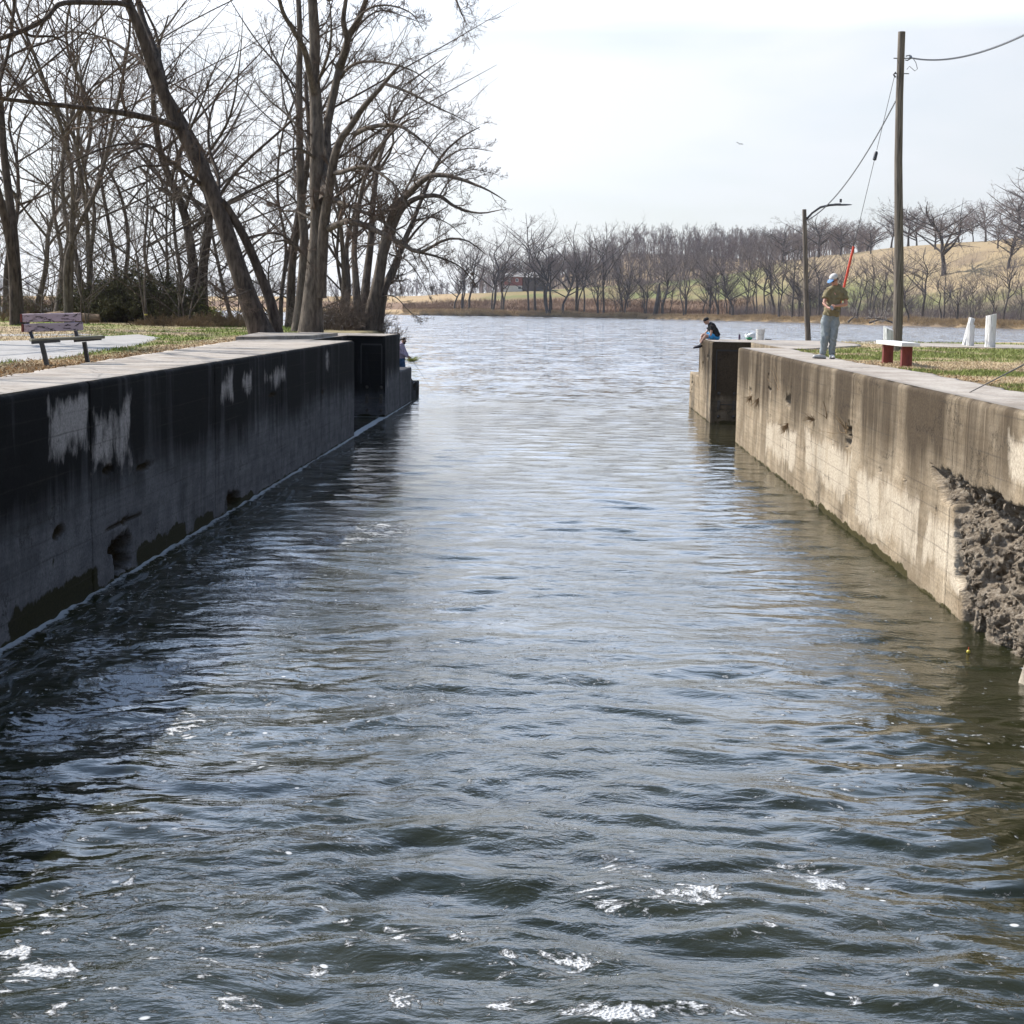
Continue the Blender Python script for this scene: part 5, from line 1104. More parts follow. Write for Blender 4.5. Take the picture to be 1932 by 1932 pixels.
# leaf litter and tufts at the coping edges
rg=np.random.RandomState(73); n=9000
y_=1/np.sqrt(rg.uniform(1/50.**2,1/14.**2,n)); x_=edgeL(y_)-np.abs(rg.normal(0,.55,n))-.02*0+rg.normal(0,.05,n); x_[:1500]=edgeR(y_[:1500])+np.abs(rg.normal(0,.4,1500))
s=rg.uniform(.012,.03,n); a=rg.uniform(0,6.28,n); z=np.where((x_>edgeL(y_))&(x_<0),ZT+.01,ZG+.012)+rg.uniform(0,.012,n)
c_,s_=np.cos(a),np.sin(a); tl=rg.normal(0,.012,(n,4))
V=np.stack([np.stack([x_-c_*s,y_-s_*s,z+tl[:,0]],1),np.stack([x_+s_*s*.6,y_-c_*s*.6,z+tl[:,1]],1),np.stack([x_+c_*s,y_+s_*s,z+tl[:,2]],1),np.stack([x_-s_*s*.6,y_+c_*s*.6,z+tl[:,3]],1)],1).reshape(-1,3)
cc=np.array([.30,.19,.10])*rg.uniform(.45,1.6,(n,1)); tag(link('leaf_litter',npmesh('leaf_litter',V,np.arange(4*n).reshape(-1,4),smooth=False,cols=np.repeat(cc,4,0)),M['grass']),'dry brown leaf litter along the edges of the coping','leaves',kind='stuff')

# ------------------------------------------------------------------ bench on the left
a=onz(92,692,ZG); b=onz(168,688,ZG); bc=(a+b)/2
bn=empty('park_bench',(bc[0],bc[1],ZG)); ang=math.atan2(b[1]-a[1],b[0]-a[0]); 
# bench axis runs along the channel; seen obliquely from behind its left end
tag(bn,'park bench with peeling mauve back planks on black steel legs','bench')
vx=np.array([math.cos(ang),math.sin(ang)])
def bp(px,py,y): return np.array(at(px,py,y))-np.array([bc[0],bc[1],ZG])
ya,yb=a[1],b[1]
# local frame: s along planks (image left->right), n towards the camera-right
P0=bp(52,650,ya+.35)
def plank(pa,pb,h,th,name,mat,tilt=0,lab=None):
    pa,pb=Vector(pa),Vector(pb); L_=(pb-pa).length; d=(pb-pa).normalized(); up=Vector((0,0,1)); up=(up-d*up.dot(d)).normalized(); nn=d.cross(up)
    rot=Matrix((d,nn,up)).transposed()@Matrix.Rotation(tilt,3,'X')
    o=MB().box((0,0,0),(L_,th,h),bev=.008).build(name,mat,bn,smooth=False); o.matrix_local=Matrix.Translation((pa+pb)/2)@rot.to_4x4(); return o
yk=(ya+yb)/2
plank(bp(42,600,yk-.05),bp(153,598,yk+.35),.128,.04,'back_plank',M['peel'],-.12)
plank(bp(45,619,yk-.10),bp(157,615.5,yk+.30),.128,.04,'back_plank',M['peel'],-.12)
# red end grain of the planks
for (px,py,dy) in ((40.5,600,-.055),(43,619,-.105)):
    o=MB().box((0,0,0),(.03,.05,.124)).build('plank_end',M['dark_red'],bn,smooth=False); o.location=bp(px,py,yk+dy)
pa,pb=Vector(bp(57,642,yk-.22)),Vector(bp(195,635.5,yk+.22))
o=MB().box((0,0,0),((pb-pa).length,.42,.045),bev=.008).build('seat',M['deck'],bn,smooth=False)
d=(pb-pa).normalized(); o.matrix_local=Matrix.Translation((pa+pb)/2)@Matrix((d,Vector((0,0,1)).cross(d).normalized(),d.cross(Vector((0,0,1)).cross(d).normalized()))).transposed().to_4x4()
for px1,px2,fx,fy,by in ((60,113,92,692,ya),(140,191,168,688,yb)):
    p1,p2=bp(px1,646.5 if px1==60 else 643,by+.0),bp(px2,643 if px1==60 else 639,by-.02)
    o=MB().tube([p1,p2],.032,4).build('seat_bracket',M['black'],bn,smooth=False)
    top=(p1+p2)/2; o=MB().tube([bp(fx,fy,by)-np.array([0,0,.1]),bp(fx-14 if px1==60 else fx-9,645,by)],[.045,.042],4).build('leg',M['black'],bn,smooth=False)
for (t1,t2,y_) in (((64,645),(52,612),ya),((148,642),(138,609),yb)):
    kk=.45 if y_==ya else .0; MB().tube([bp(*t1,y_+.1+kk*.6),bp(*t2,y_+.16+kk),bp(t2[0]-4+(6 if kk else 0),t2[1]-18,y_+.22+kk)],.035,4).build('back_support',M['black'],bn,smooth=False)

# ------------------------------------------------------------------ bench on the right
bn2=empty('stone_bench',(6.63,32.1,ZG)); tag(bn2,'low bench with a white slab seat on two dark red posts','bench')
def b2(px,py,y): return np.array(at(px,py,y))-np.array([6.63,32.1,ZG])
s1,s2=Vector(b2(1633,642,33.0)),Vector(b2(1722,648,31.0))
d=(s2-s1); yaw2=math.atan2(d.y,d.x)
z0=.47
# slab footprint from its four seen corners
cs=[onz(1634,641,ZG+z0),onz(1699,644,ZG+z0),onz(1731,645,ZG+z0),onz(1668,639,ZG+z0)]
L1=onz(1674,686,ZG); L2=onz(1709,692,ZG)
dirv=(L2-L1)[:2]; dl=np.linalg.norm(dirv); dirv/=dl
nv=np.array([dirv[1],-dirv[0]])
mid=((L1+L2)/2)[:2]-np.array([6.63,32.1])
rot=Matrix.Rotation(math.atan2(dirv[1],dirv[0]),3,'Z')
o=MB().box((0,0,0),(dl+.75,.36,.075),bev=.012).build('seat',M['white_slab'],bn2,smooth=False); o.location=(mid[0],mid[1],z0-.03); o.rotation_euler=(0,0,math.atan2(dirv[1],dirv[0]))
for Lq in (L1,L2):
    o=MB().box((0,0,.19),(.16,.21,.50),bev=.02).sub(1).build('leg',M['dark_red'],bn2,smooth=False); o.location=(Lq[0]-6.63,Lq[1]-32.1,0); o.rotation_euler=(0,0,math.atan2(dirv[1],dirv[0]))

# ------------------------------------------------------------------ posts
def post(base,top,r,slant,label,seed):
    base=np.array(base); top=np.array(top)-base
    m=MB(); k=18; rings=[]; rg=np.random.RandomState(seed); ph=rg.uniform(0,6.28)
    n=10
    for i in range(n):
        t=i/(n-1); c=Vector((0,0,-.1))*(1-t)+Vector(top)*t; ring=[]
        for j in range(k):
            a_=2*math.pi*j/k; rr=r*(1+.05*math.sin(3*a_+ph)+.04*float(vn(math.cos(a_)*2,math.sin(a_)*2,t*3,seed)))
            if j in (3,11): rr*=.88
            z_=slant*math.cos(a_-ph)*r*(1 if i==n-1 else 0); ring.append(m.bm.verts.new((c.x+rr*math.cos(a_),c.y+rr*math.sin(a_),c.z+z_)))
        rings.append(ring)
    for A_,B_ in zip(rings,rings[1:]):
        for j in range(k): m.bm.faces.new((A_[j],A_[(j+1)%k],B_[(j+1)%k],B_[j]))
    m.bm.faces.new(rings[0][::-1]); m.bm.faces.new(rings[-1])
    o=m.build('wooden_post',M['white_wood'],None); o.location=base.tolist(); tag(o,label,'post'); return o
q=onz(1676,672,ZG); q=at(1676,668,38.6); post((q[0],38.6,ZG),at(1676,619,38.6),.115,.5,'white post with a sloping cracked top behind the white slab bench',1)
B_=onz(1819,652,ZG); post(B_,at(1834,600,B_[1]+.15),.105,.3,'tall white post leaning right against a shorter one',2)
B2=onz(1830,653.5,ZG); post(B2,at(1832,612,B2[1]),.12,.3,'shorter white post in front of the leaning one',3)
B3=onz(1868,656,ZG); post(B3,at(1871,594,B3[1]),.165,.25,'thickest white post, upright and cracked, standing alone at the right',4)
o=MB().box((0,0,.1),(1.6,.35,.2),bev=.02).build('kerb_block',pm('pink_block',(.5,.3,.24),(.6,.42,.34),4,.8)); q=onz(1950,638,ZG); o.location=(q[0]+.5,q[1]-1,ZG); tag(o,'low pinkish kerb block at the right edge beyond the pad','kerb')

# ------------------------------------------------------------------ utility pole, lamp, wires
PB=onz(1692,662,ZG); pt=at(1700,60,PB[1]); pole=empty('utility_pole',(PB[0],PB[1],ZG)); tag(pole,'tall weathered wooden utility pole beside the slab bench','utility pole')
pts=[np.array([0,0,-.2])]+[ (pt-PB)*t+np.array([.03*math.sin(t*7),0,0]) for t in (.15,.3,.45,.6,.8,1.)]
MB().tube(pts,[.145,.14,.13,.12,.112,.104,.10],16).build('pole',M['pole'],pole)
def pl(px,py,dy=0): return np.array(at(px,py,PB[1]+dy))-np.array([PB[0],PB[1],ZG])
m=MB(); m.tube([pl(1686,110),pl(1716,110)],.014,6); m.tube([pl(1709,106),pl(1717,104),pl(1719,110),pl(1712,114),pl(1708,113)],.016,6); m.build('bolt_bracket',M['cable'],pole)
m=MB().ell(pl(1718,108),(.045,.045,.055),seg=10); m.build('insulator',M['galv'],pole)
m=MB(); m.tube([pl(1687,139),pl(1715,139)],.013,6); m.tube([pl(1690,136),pl(1686,141),pl(1690,146)],.022,6); m.build('guy_bracket',M['cable'],pole)
MB().tube([pl(1722,109,-.05),pl(1728,118,-.1),pl(1731,130,-.1),pl(1726,134),pl(1716,125),pl(1711,131)],.009,5).build('jumper_wire',M['cable'],pole)
def twisted(name,p0,p1,sag,label,r=.011,tw=.03,pitch=.28,parent=None,n=None):
    p0,p1=np.array(p0),np.array(p1); L_=np.linalg.norm(p1-p0); n=n or int(L_/.05); m=MB()
    u=(p1-p0)/L_; a_=np.cross(u,[0,0,1.]); a_/=np.linalg.norm(a_); b_=np.cross(u,a_)
    for ph in (0,math.pi):
        pts=[]
        for i in range(n+1):
            t=i/n; s=L_*t*2*math.pi/pitch+ph; pts.append(p0+(p1-p0)*t+np.array([0,0,-sag*4*t*(1-t)])+(a_*math.cos(s)+b_*math.sin(s))*tw)
        m.tube(pts,r,4,cap=False)
    o=m.build(name,M['cable'],parent); 
    if not parent: o.data.transform(Matrix.Translation(-Vector(p0.tolist()))); o.location=p0.tolist()
    if label: tag(o,label,'cable')
    return o
twisted('power_cable',at(1718,109,PB[1]),at(2030,12,28.),.35,'twisted overhead cable running from the pole top to the upper right',.009,.016,.26)
# lamp post
LY=62.; lb=at(1526,650,LY); lt=at(1517.5,395,LY); zb=hz(lb[0],LY)
lamp=empty('street_lamp',(lb[0],LY,zb)); tag(lamp,'slender wooden lamp pole with a curved arm and flat lamp head','street lamp')
def ll(px,py,dy=0): return np.array(at(px,py,LY+dy))-np.array([lb[0],LY,zb])
MB().tube([np.array([.02,0,-.2]),ll(1525,646),ll(1521,560),ll(1519,460),ll(1517.5,395)],[.115,.112,.10,.088,.078],12).build('pole',M['pole'],lamp)
MB().tube([ll(1519,412),ll(1524,411),ll(1532,402),ll(1548,391),ll(1566,387),ll(1580,386)],[.042]*6,8).build('arm',M['steel'],lamp)
MB().tube([ll(1519,420),ll(1524,411)],.03,6).build('arm_bracket',M['steel'],lamp)
h_=MB().ell((0,0,0),(.38,.13,.035),seg=16); h_.box((-.18,0,.03),(.26,.14,.05),bev=.02); o=h_.build('lamp_head',M['steel'],lamp); o.location=ll(1589,386.5); o.rotation_euler=(0,-.03,0)
o=MB().tube([(0,0,0),(0,0,.13)],.045,8).build('photo_cell',M['steel'],lamp); o.location=ll(1586,385)+np.array([0,0,.06])
twisted('power_cable',at(1691,188,PB[1]),at(1520,417,LY),.55,'twisted cable sagging from the utility pole down to the lamp pole',.009,.016,.24)
# guy wire, insulator, red guard
G0=onz(1564,660,ZG); guy=empty('guy_wire',(G0[0],G0[1],ZG)); tag(guy,'steel guy wire with a red plastic guard anchored behind the standing man','guy wire')
T0=np.array(at(1688,142,PB[1])); g3=lambda t: (np.array([G0[0],G0[1],ZG])*(1-t)+T0*t)
def gl(py):  # point on the wire nearest image height
    best=min(np.linspace(0,1,400),key=lambda t:abs(projy(g3(t))-py)); return g3(best)-np.array([G0[0],G0[1],ZG])
def projy(P): q=RN.T@(np.array(P)-CAMP); return 966-F*q[1]/-q[2]
MB().tube([np.array([0,0,-.05]),gl(640)],.014,6).build('anchor_rod',M['steel'],guy)
MB().tube([gl(648),gl(465)],.035,10).build('guard',M['red_guard'],guy)
MB().tube([gl(465),gl(303)],.008,5).build('wire',M['cable'],guy); MB().tube([gl(283),gl(142)],.008,5).build('wire',M['cable'],guy)
o=MB().tube([gl(303),gl(301),gl(288),gl(286)],[.03,.055,.055,.03],10).build('strain_insulator',M['steel'],guy)

# ------------------------------------------------------------------ people
def fingers(m,wrist,d,nrm,L,curl=.6,thumb=1,r=.008):
    """palm + five bent fingers; d = direction of hand, nrm = palm facing side"""
    d=Vector(d).normalized(); nrm=Vector(nrm); nrm=(nrm-d*nrm.dot(d)).normalized(); sd_=d.cross(nrm); w_=Vector(wrist)
    pc=w_+d*L*.28
    m.tube([w_,pc+sd_*.0,w_+d*L*.5],[.026,.034,.030],8)
    for i,(o_,l) in enumerate(((-.028,.40),(-.010,.47),(.010,.45),(.027,.36))):
        a_=w_+d*L*.48+sd_*o_; b_=a_+(d+nrm*curl*.5).normalized()*L*l*.4; c=b_+(d*.6+nrm*curl*1.2).normalized()*L*l*.35; e=c+(d*.1+nrm*curl*1.4).normalized()*L*l*.25
        m.tube([a_,b_,c,e],[r*1.1,r*1.05,r*.95,r*.75],6)
    a_=w_+d*L*.18+sd_*-.026*thumb; b_=a_+(d*.7-sd_*.6*thumb+nrm*.4).normalized()*L*.22; c=b_+(d*.9+nrm*.6).normalized()*L*.18; m.tube([a_,b_,c],[.013,.011,.008],6)
def person(loc,J,mats,kind,label,face=(0,-1,0),hat=None,fine=.0085):
    root=empty('person',loc); tag(root,label,'person'); v=lambda k:Vector(J[k])
    m=MB(); f=Vector(face).normalized(); sd_=f.cross(Vector((0,0,1))).normalized(); upv=sd_.cross(f).normalized()
    hrot=Matrix((sd_,f,upv)).transposed()
    # head
    hc=v('head'); m.ell(hc+upv*.02,(.074,.095,.105),hrot,16); m.ell(hc+f*.028-upv*.055,(.052,.06,.06),hrot,12)
    m.ell(hc+f*.098-upv*.012,(.013,.018,.022),hrot,8); m.ell(hc+f*.09+upv*.012,(.04,.012,.012),hrot,8)
    for s in (-1,1): m.ell(hc+sd_*.077*s-upv*.005,(.01,.018,.028),hrot,8)
    m.ell(hc+f*.085-upv*.052,(.024,.012,.008),hrot,8); m.ell(hc+f*.078-upv*.088,(.024,.018,.018),hrot,8)
    m.tube([v('neck')-Vector((0,0,.05)),v('neck'),hc-upv*.05],[.062,.056,.056],12)
    # torso
    sl_,sr=v('shL'),v('shR'); pv=v('pelvis'); ch=(sl_+sr)/2
    ax=(sr-sl_).normalized(); 
    def tor(m,inf=0,lo=0):
        axm=Matrix((ax,(ax.cross(ch-pv)).normalized()*-1,(ch-pv).normalized())).transposed()
        m.ell(ch+(pv-ch)*.22,(.175+inf,.115+inf,.19+inf),axm,18); m.ell(ch+(pv-ch)*.58,(.155+inf,.105+inf,.17+inf),axm,18); m.ell(pv+(ch-pv)*(.06),(.165+inf,.115+inf,.14+inf),axm,18)
        m.tube([sl_,sr],.058+inf,10); m.tube([v('neck'),sl_],[.055+inf,.058+inf],10); m.tube([v('neck'),sr],[.055+inf,.058+inf],10)
    tor(m)
    for s in 'LR':
        sh,el,ha=v('sh'+s),v('el'+s),v('ha'+s); m.tube([sh,sh+(el-sh)*.4,el],[.056,.047,.037],10); m.ell(el,(.038,)*3,None,8); m.tube([el,el+(ha-el)*.3,ha],[.040,.040,.025],10)
        hp,kn,an,to=v('hip'+s),v('kn'+s),v('an'+s),v('to'+s); m.tube([hp,hp+(kn-hp)*.35,kn],[.092,.082,.056],12); m.ell(kn,(.057,)*3,None,8); m.tube([kn,kn+(an-kn)*.3,an],[.055,.056,.034],10)
        m.tube([an,an*.5+to*.5-Vector((0,0,.01)),to],[.036,.036,.024],8)
        d_=Vector(J.get('hd'+s,tuple(ha-el))); fingers(m,ha,d_,J.get('hn'+s,(0,0,-1)),.185,thumb=1 if s=='L' else -1)
    m.build('body',mats['skin'],root,voxel=fine,sm_it=2)
    # shirt
    m=MB(); tor(m,.018)
    hem=v('hem') if 'hem' in J else pv+Vector((0,0,.02))
    axm=Matrix((ax,(ax.cross(ch-pv)).normalized()*-1,(ch-pv).normalized())).transposed()
    m.tube([ch+(pv-ch)*.4,pv+(ch-pv)*.1,hem],[.15,.165,.172],16)
    sl=mats.get('sleeve',.62)
    for s in 'LR':
        sh,el,ha=v('sh'+s),v('el'+s),v('ha'+s)
        if sl<1: m.tube([sh,sh+(el-sh)*sl*.5,sh+(el-sh)*sl],[.074,.075,.078],12)
        else: m.tube([sh,el,el+(ha-el)*.5,ha],[.07,.056,.05,.04],12)
    m.build('shirt',mats['shirt'],root,voxel=.011,sm_it=4,fold=.045)
    # trousers
    m=MB(); m.ell(pv+Vector((0,0,-.03)),(.178,.13,.14),axm,16)
    lg=mats.get('leg',1.)
    for s in 'LR':
        hp,kn,an=v('hip'+s),v('kn'+s),v('an'+s)
        if lg>=1: m.tube([pv*.4+hp*.6,hp+(kn-hp)*.3,kn,kn+(an-kn)*.45,an+Vector((0,0,.02))],[.115,.108,.082,.074,.060],14)
        else: m.tube([pv*.4+hp*.6,hp+(kn-hp)*.4,hp+(kn-hp)*lg],[.115,.108,.10],14)
    m.build('trousers',mats['pants'],root,voxel=.011,sm_it=4,fold=.04)
    for s in 'LR':
        an,to=v('an'+s),v('to'+s); d=(to-an); L_=Vector((d.x,d.y,0 if kind!='sit' else d.z)).normalized()
        heel=an-L_*.045-Vector((0,0,.045)); tip=to+L_*.05-Vector((0,0,.0))
        m=MB(); m.tube([an+Vector((0,0,.03)),an-Vector((0,0,.03))],[.046,.052],12); m.tube([heel,heel*.5+tip*.5+Vector((0,0,.008)),tip],[.045,.048,.034],12); m.ell(heel,(.045,)*3,None,8); m.ell(tip,(.038,.038,.03),None,8)
        sh=m.build('shoe',mats['shoe'],root,voxel=.008,sm_it=2)
        m=MB(); h2=heel-Vector((0,0,.034)); t2=tip-Vector((0,0,.024)); m.tube([h2-L_*.03,h2*.5+t2*.5,t2+L_*.03],[.042,.046,.034],12)
        if mats.get('sole'):
            so_=m.build('sole',mats['sole'],sh)
            for vv in so_.data.vertices: 
                zc=(h2.z+t2.z)/2; vv.co.z=zc+(vv.co.z-zc)*.35+ (0)
        else: m.bm.free()
        if lg<1:
            m=MB().tube([an+(v('kn'+s)-an)*.25,an],[.042,.04],10); m.build('sock',mats.get('sock',mats['shoe']),root)
    # head gear
    if hat=='cap':
        m=MB(); m.ell(hc+upv*.062,(.088,.108,.082),hrot,20); hto=m.build('cap',mats['hat'],root)
        bm=bmesh.new(); bm.from_mesh(hto.data); bmesh.ops.bisect_plane(bm,geom=bm.verts[:]+bm.edges[:]+bm.faces[:],plane_co=hc+upv*.045,plane_no=-upv,clear_outer=True); bm.to_mesh(hto.data); bm.free()
        m=MB(); m.ell(hc+f*.125+upv*.04,(.075,.085,.012),hrot@Matrix.Rotation(-.25,3,'X'),16); m.build('brim',mats['brim'],hto)
        m=MB(); m.ell(hc-f*.03+upv*.02,(.079,.082,.075),hrot,16); m.build('hair',M['hair'],root)
    elif hat=='beanie':
        m=MB(); m.ell(hc+upv*.055-f*.005,(.086,.108,.078),hrot,20); m.build('cap',mats['hat'],root); m=MB(); m.ell(hc+f*.07+upv*.045,(.06,.06,.012),hrot,12); m.build('brim',mats['hat'],root)
    else:
        m=MB(); m.ell(hc-f*.014+upv*.048,(.080,.092,.085),hrot,20); m.build('hair',M['hair'],root)
    if mats.get('shades'):
        m=MB()
        for s in (-1,1): m.ell(hc+f*.098+sd_*.034*s+upv*.008,(.028,.012,.02),hrot,10); m.tube([hc+f*.09+sd_*.062*s+upv*.01,hc-f*.0+sd_*.082*s+upv*.008],.005,5)
        m.tube([hc+f*.108-sd_*.03+upv*.012,hc+f*.108+sd_*.03+upv*.012],.006,5); m.build('sunglasses',M['glass_dark'],root)
    else:
        for s in (-1,1): MB().ell(hc+f*.093+sd_*.03*s,(.011,.008,.007),hrot,8).build('eye',M['glass_dark'],root)
    if mats.get('beard'):
        m=MB(); m.ell(hc+f*.045-upv*.078,(.062,.062,.055),hrot,14); m.build('beard',M['hair'],root)
    return root
# standing man
q=onz(1562,677,ZT)
J=dict(head=(.055,-.06,1.70),neck=(.12,0,1.555),shL=(-.06,-.08,1.46),shR=(.29,.05,1.46),elL=(-.16,-.16,1.20),elR=(.335,-.06,1.18),haL=(-.09,-.30,1.10),haR=(.07,-.28,1.14),
  hdL=(.55,-.5,-.15),hdR=(-.9,-.35,0),hnL=(.1,0,1),hnR=(0,-.2,-1),pelvis=(.03,0,.97),hipL=(-.07,0,.90),hipR=(.12,.02,.90),knL=(-.09,-.06,.49),knR=(.085,-.04,.49),anL=(-.115,.02,.085),anR=(.085,.04,.085),toL=(-.27,-.08,.05),toR=(.09,-.14,.05),hem=(.035,0,.93))
man=person((q[0],q[1],ZT),J,dict(skin=M['skin_red'],shirt=M['olive_shirt'],pants=M['grey_jean'],shoe=M['shoe_white'],sole=M['shoe_dark'],hat=M['cap_white'],brim=M['cap_blue'],shades=1),'stand','man in olive T-shirt and light cap standing on the coping, looking at his reel',face=(-.62,-.62,-.42),hat='cap')
# rod and reel in his hands
rod=empty('fishing_rod',(q[0]-.02,q[1]-.36,ZT+1.11)); tag(rod,'thin fishing rod and reel held by the man in the olive T-shirt','fishing rod')
MB().tube([(.22,.16,-.10),(-.02,0,0),(-.12,-.04,.06)],[.012,.013,.012],8).build('grip',M['deck'],rod)
MB().tube([(-.12,-.04,.06),(-.7,.1,.45),(-1.3,.3,.80)],[.005,.003,.0018],6).build('rod_blank',M['cable'],rod)
m=MB().ell((0,-.02,-.01),(.04,.03,.035)); m.tube([(-.03,-.03,.03),(.02,-.05,-.05)],[.03,.03],10); m.build('reel',M['galv'],rod)
MB().tube([(.02,-.03,-.03),(.05,-.08,-.05),(.05,-.11,-.05)],.008,6).build('crank',M['black'],rod)
# sitting man
sx,sy=XR+.42,56.1
J=dict(head=(-.31,-.02,.64),neck=(-.19,0,.53),shL=(-.13,-.17,.48),shR=(-.13,.17,.48),elL=(-.15,-.20,.24),elR=(-.28,.20,.25),haL=(-.19,-.17,.05),haR=(-.36,.12,.18),hdL=(-.2,0,-.3),hdR=(-.4,-.2,-.1),hnL=(0,0,-1),hnR=(0,0,-1),
  pelvis=(.03,0,.13),hipL=(-.02,-.09,.10),hipR=(-.02,.09,.10),knL=(-.33,-.13,.13),knR=(-.40,.10,.16),anL=(-.55,-.10,-.22),anR=(-.50,.12,-.20),toL=(-.68,-.12,-.27),toR=(-.63,.14,-.25),hem=(.05,0,.10))
person((sx,sy,ZT),J,dict(skin=M['skin'],shirt=M['black_cloth'],pants=M['blue_short'],leg=.72,shoe=M['shoe_dark'],sock=M['shoe_white'],hat=M['black_cloth'],sleeve=.6),'sit','man in black T-shirt and blue shorts sitting on the corner of the block',face=(-.88,-.05,-.45),hat='beanie')
# man on the lower step, left
mq=at(760,640,63.0); 
J=dict(head=(.04,-.02,1.62),neck=(-.03,0,1.50),shL=(-.09,-.18,1.42),shR=(-.03,.18,1.42),elL=(-.02,-.22,1.14),elR=(.10,.16,1.16),haL=(.18,-.14,1.00),haR=(.21,.03,1.01),hdL=(.5,.1,-.25),hdR=(.5,-.2,-.2),hnL=(0,.4,-.8),hnR=(0,-.4,.8),
  pelvis=(-.04,0,.94),hipL=(-.04,-.09,.88),hipR=(-.04,.09,.88),knL=(-.01,-.1,.48),knR=(.02,.1,.48),anL=(-.04,-.1,.09),anR=(0,.12,.09),toL=(.11,-.12,.05),toR=(.15,.13,.05),hem=(-.03,0,.96))
person((mq[0],63.0,.67),J,dict(skin=M['skin'],shirt=M['lav_shirt'],pants=M['blue_jean'],shoe=M['shoe_dark'],sleeve=1.,shades=1,beard=1),'stand','bearded man in a lavender shirt and jeans fishing from the low step at left',face=(.85,-.35,-.3))
rod=empty('fishing_rod',(mq[0]+.27,62.93,1.66)); tag(rod,'fishing rod pointing down to the water, held by the bearded man','fishing rod')
MB().tube([(-.22,.02,.10),(.05,-.02,-.03)],.014,8).build('grip',M['shoe_dark'],rod); MB().tube([(.05,-.02,-.03),(.42,-.2,-.52),(1.0,-.7,-1.32)],[.007,.005,.003],6).build('rod_blank',M['cable'],rod)
MB().ell((0,-.03,-.05),(.045,.03,.04)).build('reel',M['yellow_tip'],rod)
# rod reaching in from the right
ra=np.array(at(2010,648,17.5)); rb=np.array(at(1705,804,24.0)); rod=empty('fishing_rod',ra.tolist()); tag(rod,'dark fishing rod slanting in from the right edge over the lock wall','fishing rod')
pts=[(rb-ra)*t+np.array([0,0,-.10*math.sin(t*math.pi)*0]) for t in (0,.25,.5,.75,1.)]; MB().tube(pts,[.011,.009,.007,.0045,.002],8).build('rod_blank',M['cable'],rod)
for t in (.3,.52,.7,.84,.94):
    p=(rb-ra)*t; MB().tube([p,p+np.array([0,0,-.03]),p+np.array([.01,0,-.035])],.004,5).build('line_guide',M['galv'],rod)
# ------------------------------------------------------------------ things on the gate block
q=onz(1434,641,ZT); bk_=empty('bucket',(q[0],q[1],ZT)); tag(bk_,'white plastic bucket standing on the right gate block','bucket')
MB().lathe((0,0,.0),[(.13,0),(.135,.02),(.15,.34),(.162,.345),(.162,.375),(.152,.375),(.146,.34),(.13,.03),(.0,.03)],24).build('pail',M['bucket'],bk_)
MB().tube([(.16*math.cos(a_),.16*math.sin(a_)*.9-.02,.33-.16*abs(math.sin(a_))) for a_ in np.linspace(0,-math.pi,9)],.004,5).build('handle',M['steel'],bk_)
q=onz(1414,641.5,ZT); bg_=empty('plastic_bag',(q[0],q[1],ZT)); tag(bg_,'crumpled white and green plastic bag beside the bucket','bag')
m=MB(); m.ell((0,0,.12),(.17,.12,.13),seg=20); m.ell((.10,.02,.14),(.10,.09,.12),seg=16); m.sub(1).jitter(.11,14); m.build('bag',M['bag'],bg_,voxel=.012,sm_it=1)
m=MB().ell((-.02,-.07,.06),(.13,.07,.05),seg=14).sub(1).jitter(.05,14); m.build('green_print',M['green_print'],bg_)
q=onz(1395,641,ZT); bt=MB().lathe((0,0,0),[(.035,0),(.037,.01),(.037,.15),(.03,.165),(.03,.19),(.0,.19)],14).build('drink_can',M['purple']); bt.location=(q[0],q[1],ZT); tag(bt,'dark purple drinks bottle standing left of the plastic bag','bottle')
q=onz(1449,641,ZT); o=MB().box((0,0,.015),(.22,.16,.03),bev=.006).build('tackle_tray',M['black']); o.location=(q[0],q[1],ZT); tag(o,'flat black tray lying right of the bucket','tray')
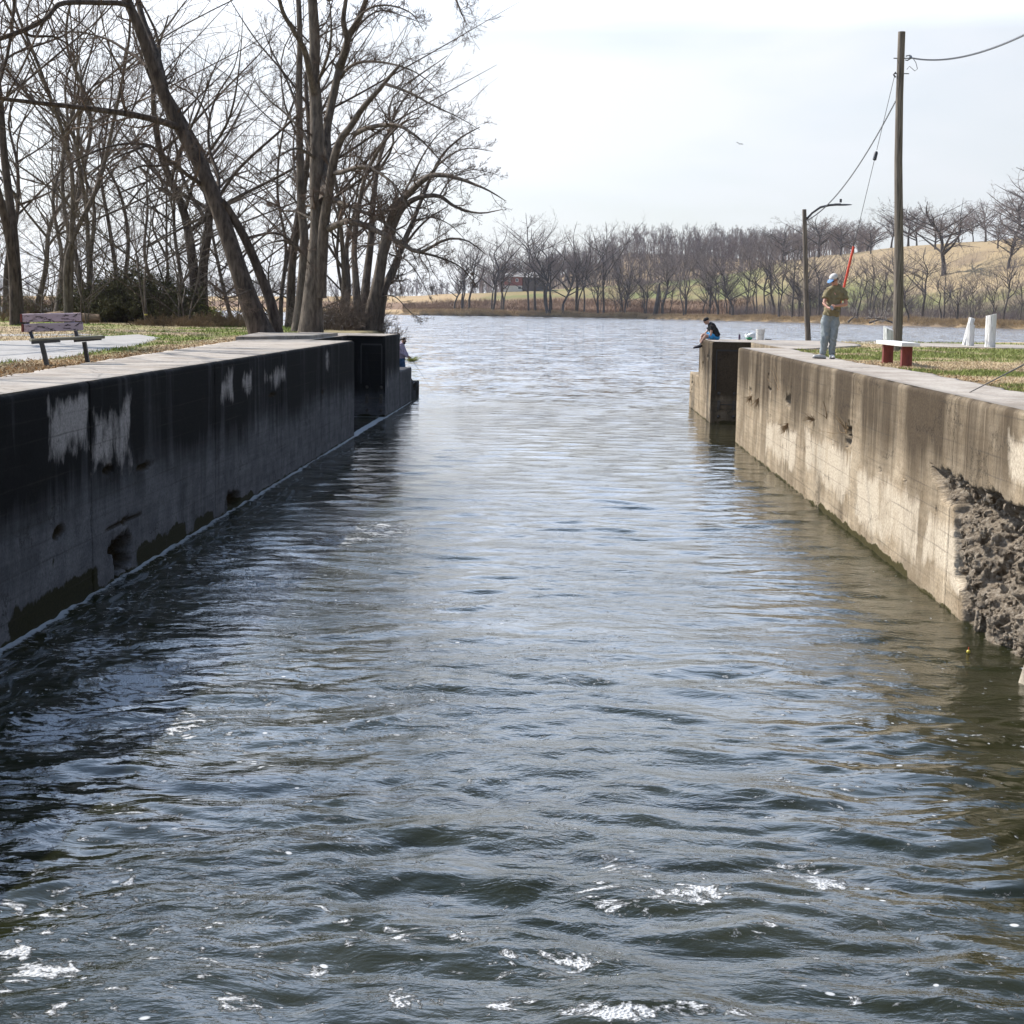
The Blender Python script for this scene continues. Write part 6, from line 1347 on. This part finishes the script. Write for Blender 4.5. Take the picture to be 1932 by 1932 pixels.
# bobber
q=onz(1827,1233,0); bb=empty('fishing_float',(q[0],q[1],0)); tag(bb,'tiny yellow fishing float on the water by the crumbled wall','float')
MB().ell((0,0,.02),(.022,.022,.022)).build('ball',M['yellow_tip'],bb); MB().tube([(0,0,.03),(0,0,.07)],.004,6).build('stem',M['red_guard'],bb)
# floating plants
q=onz(777,682,0); pr=stems('water_plant',(q[0],q[1],0),90,.42,.7,M['float_plant'],(0,0,1),.012,95); tag(pr,'clump of yellow-green plants growing from the water beside the bearded man','water plant')
for v_ in pr.data.vertices: v_.co.x*=2.6
# bird
q=at(1395,272,120); bd=empty('bird',q.tolist()); tag(bd,'small dark bird gliding in the pale sky','bird')
MB().tube([(-.20,0,0),(-.05,0,.02),(.12,0,.02),(.2,0,0)],[.01,.055,.05,.02],8).build('body',M['cable'],bd)
for s in (-1,1):
    m=MB(); vv=[m.bm.verts.new(c) for c in ((-.08,0,.03),(.08,0,.03),(.10,.3*s,.16),(.0,.58*s,.10),(-.08,.3*s,.15))]; f_=m.bm.faces.new(vv)
    r=bmesh.ops.extrude_face_region(m.bm,geom=[f_]); bmesh.ops.translate(m.bm,vec=(0,0,.015),verts=[z for z in r['geom'] if isinstance(z,bmesh.types.BMVert)]); m.build('wing',M['cable'],bd,smooth=False)
bd.rotation_euler=(.3,0,1.1); bd.scale=(.55,)*3

# ------------------------------------------------------------------ the air between here and the far hills
hm=bpy.data.materials.new('haze_air'); hm.use_nodes=True; ht=hm.node_tree; ht.nodes.clear()
ho=ht.nodes.new('ShaderNodeOutputMaterial'); pv=ht.nodes.new('ShaderNodeVolumePrincipled'); pv.inputs['Density'].default_value=.00006; pv.inputs['Color'].default_value=(.80,.87,1,1); pv.inputs['Anisotropy'].default_value=.3
ht.links.new(pv.outputs[0],ho.inputs['Volume'])
hz_=MB().box((0,1000,45),(2600,2200,110)).build('haze',hm,None,smooth=False); tag(hz_,kind='stuff')
hz_['label']='thin pale haze in the air over the river and hills'; hz_['category']='haze'
sc.cycles.volume_bounces=0
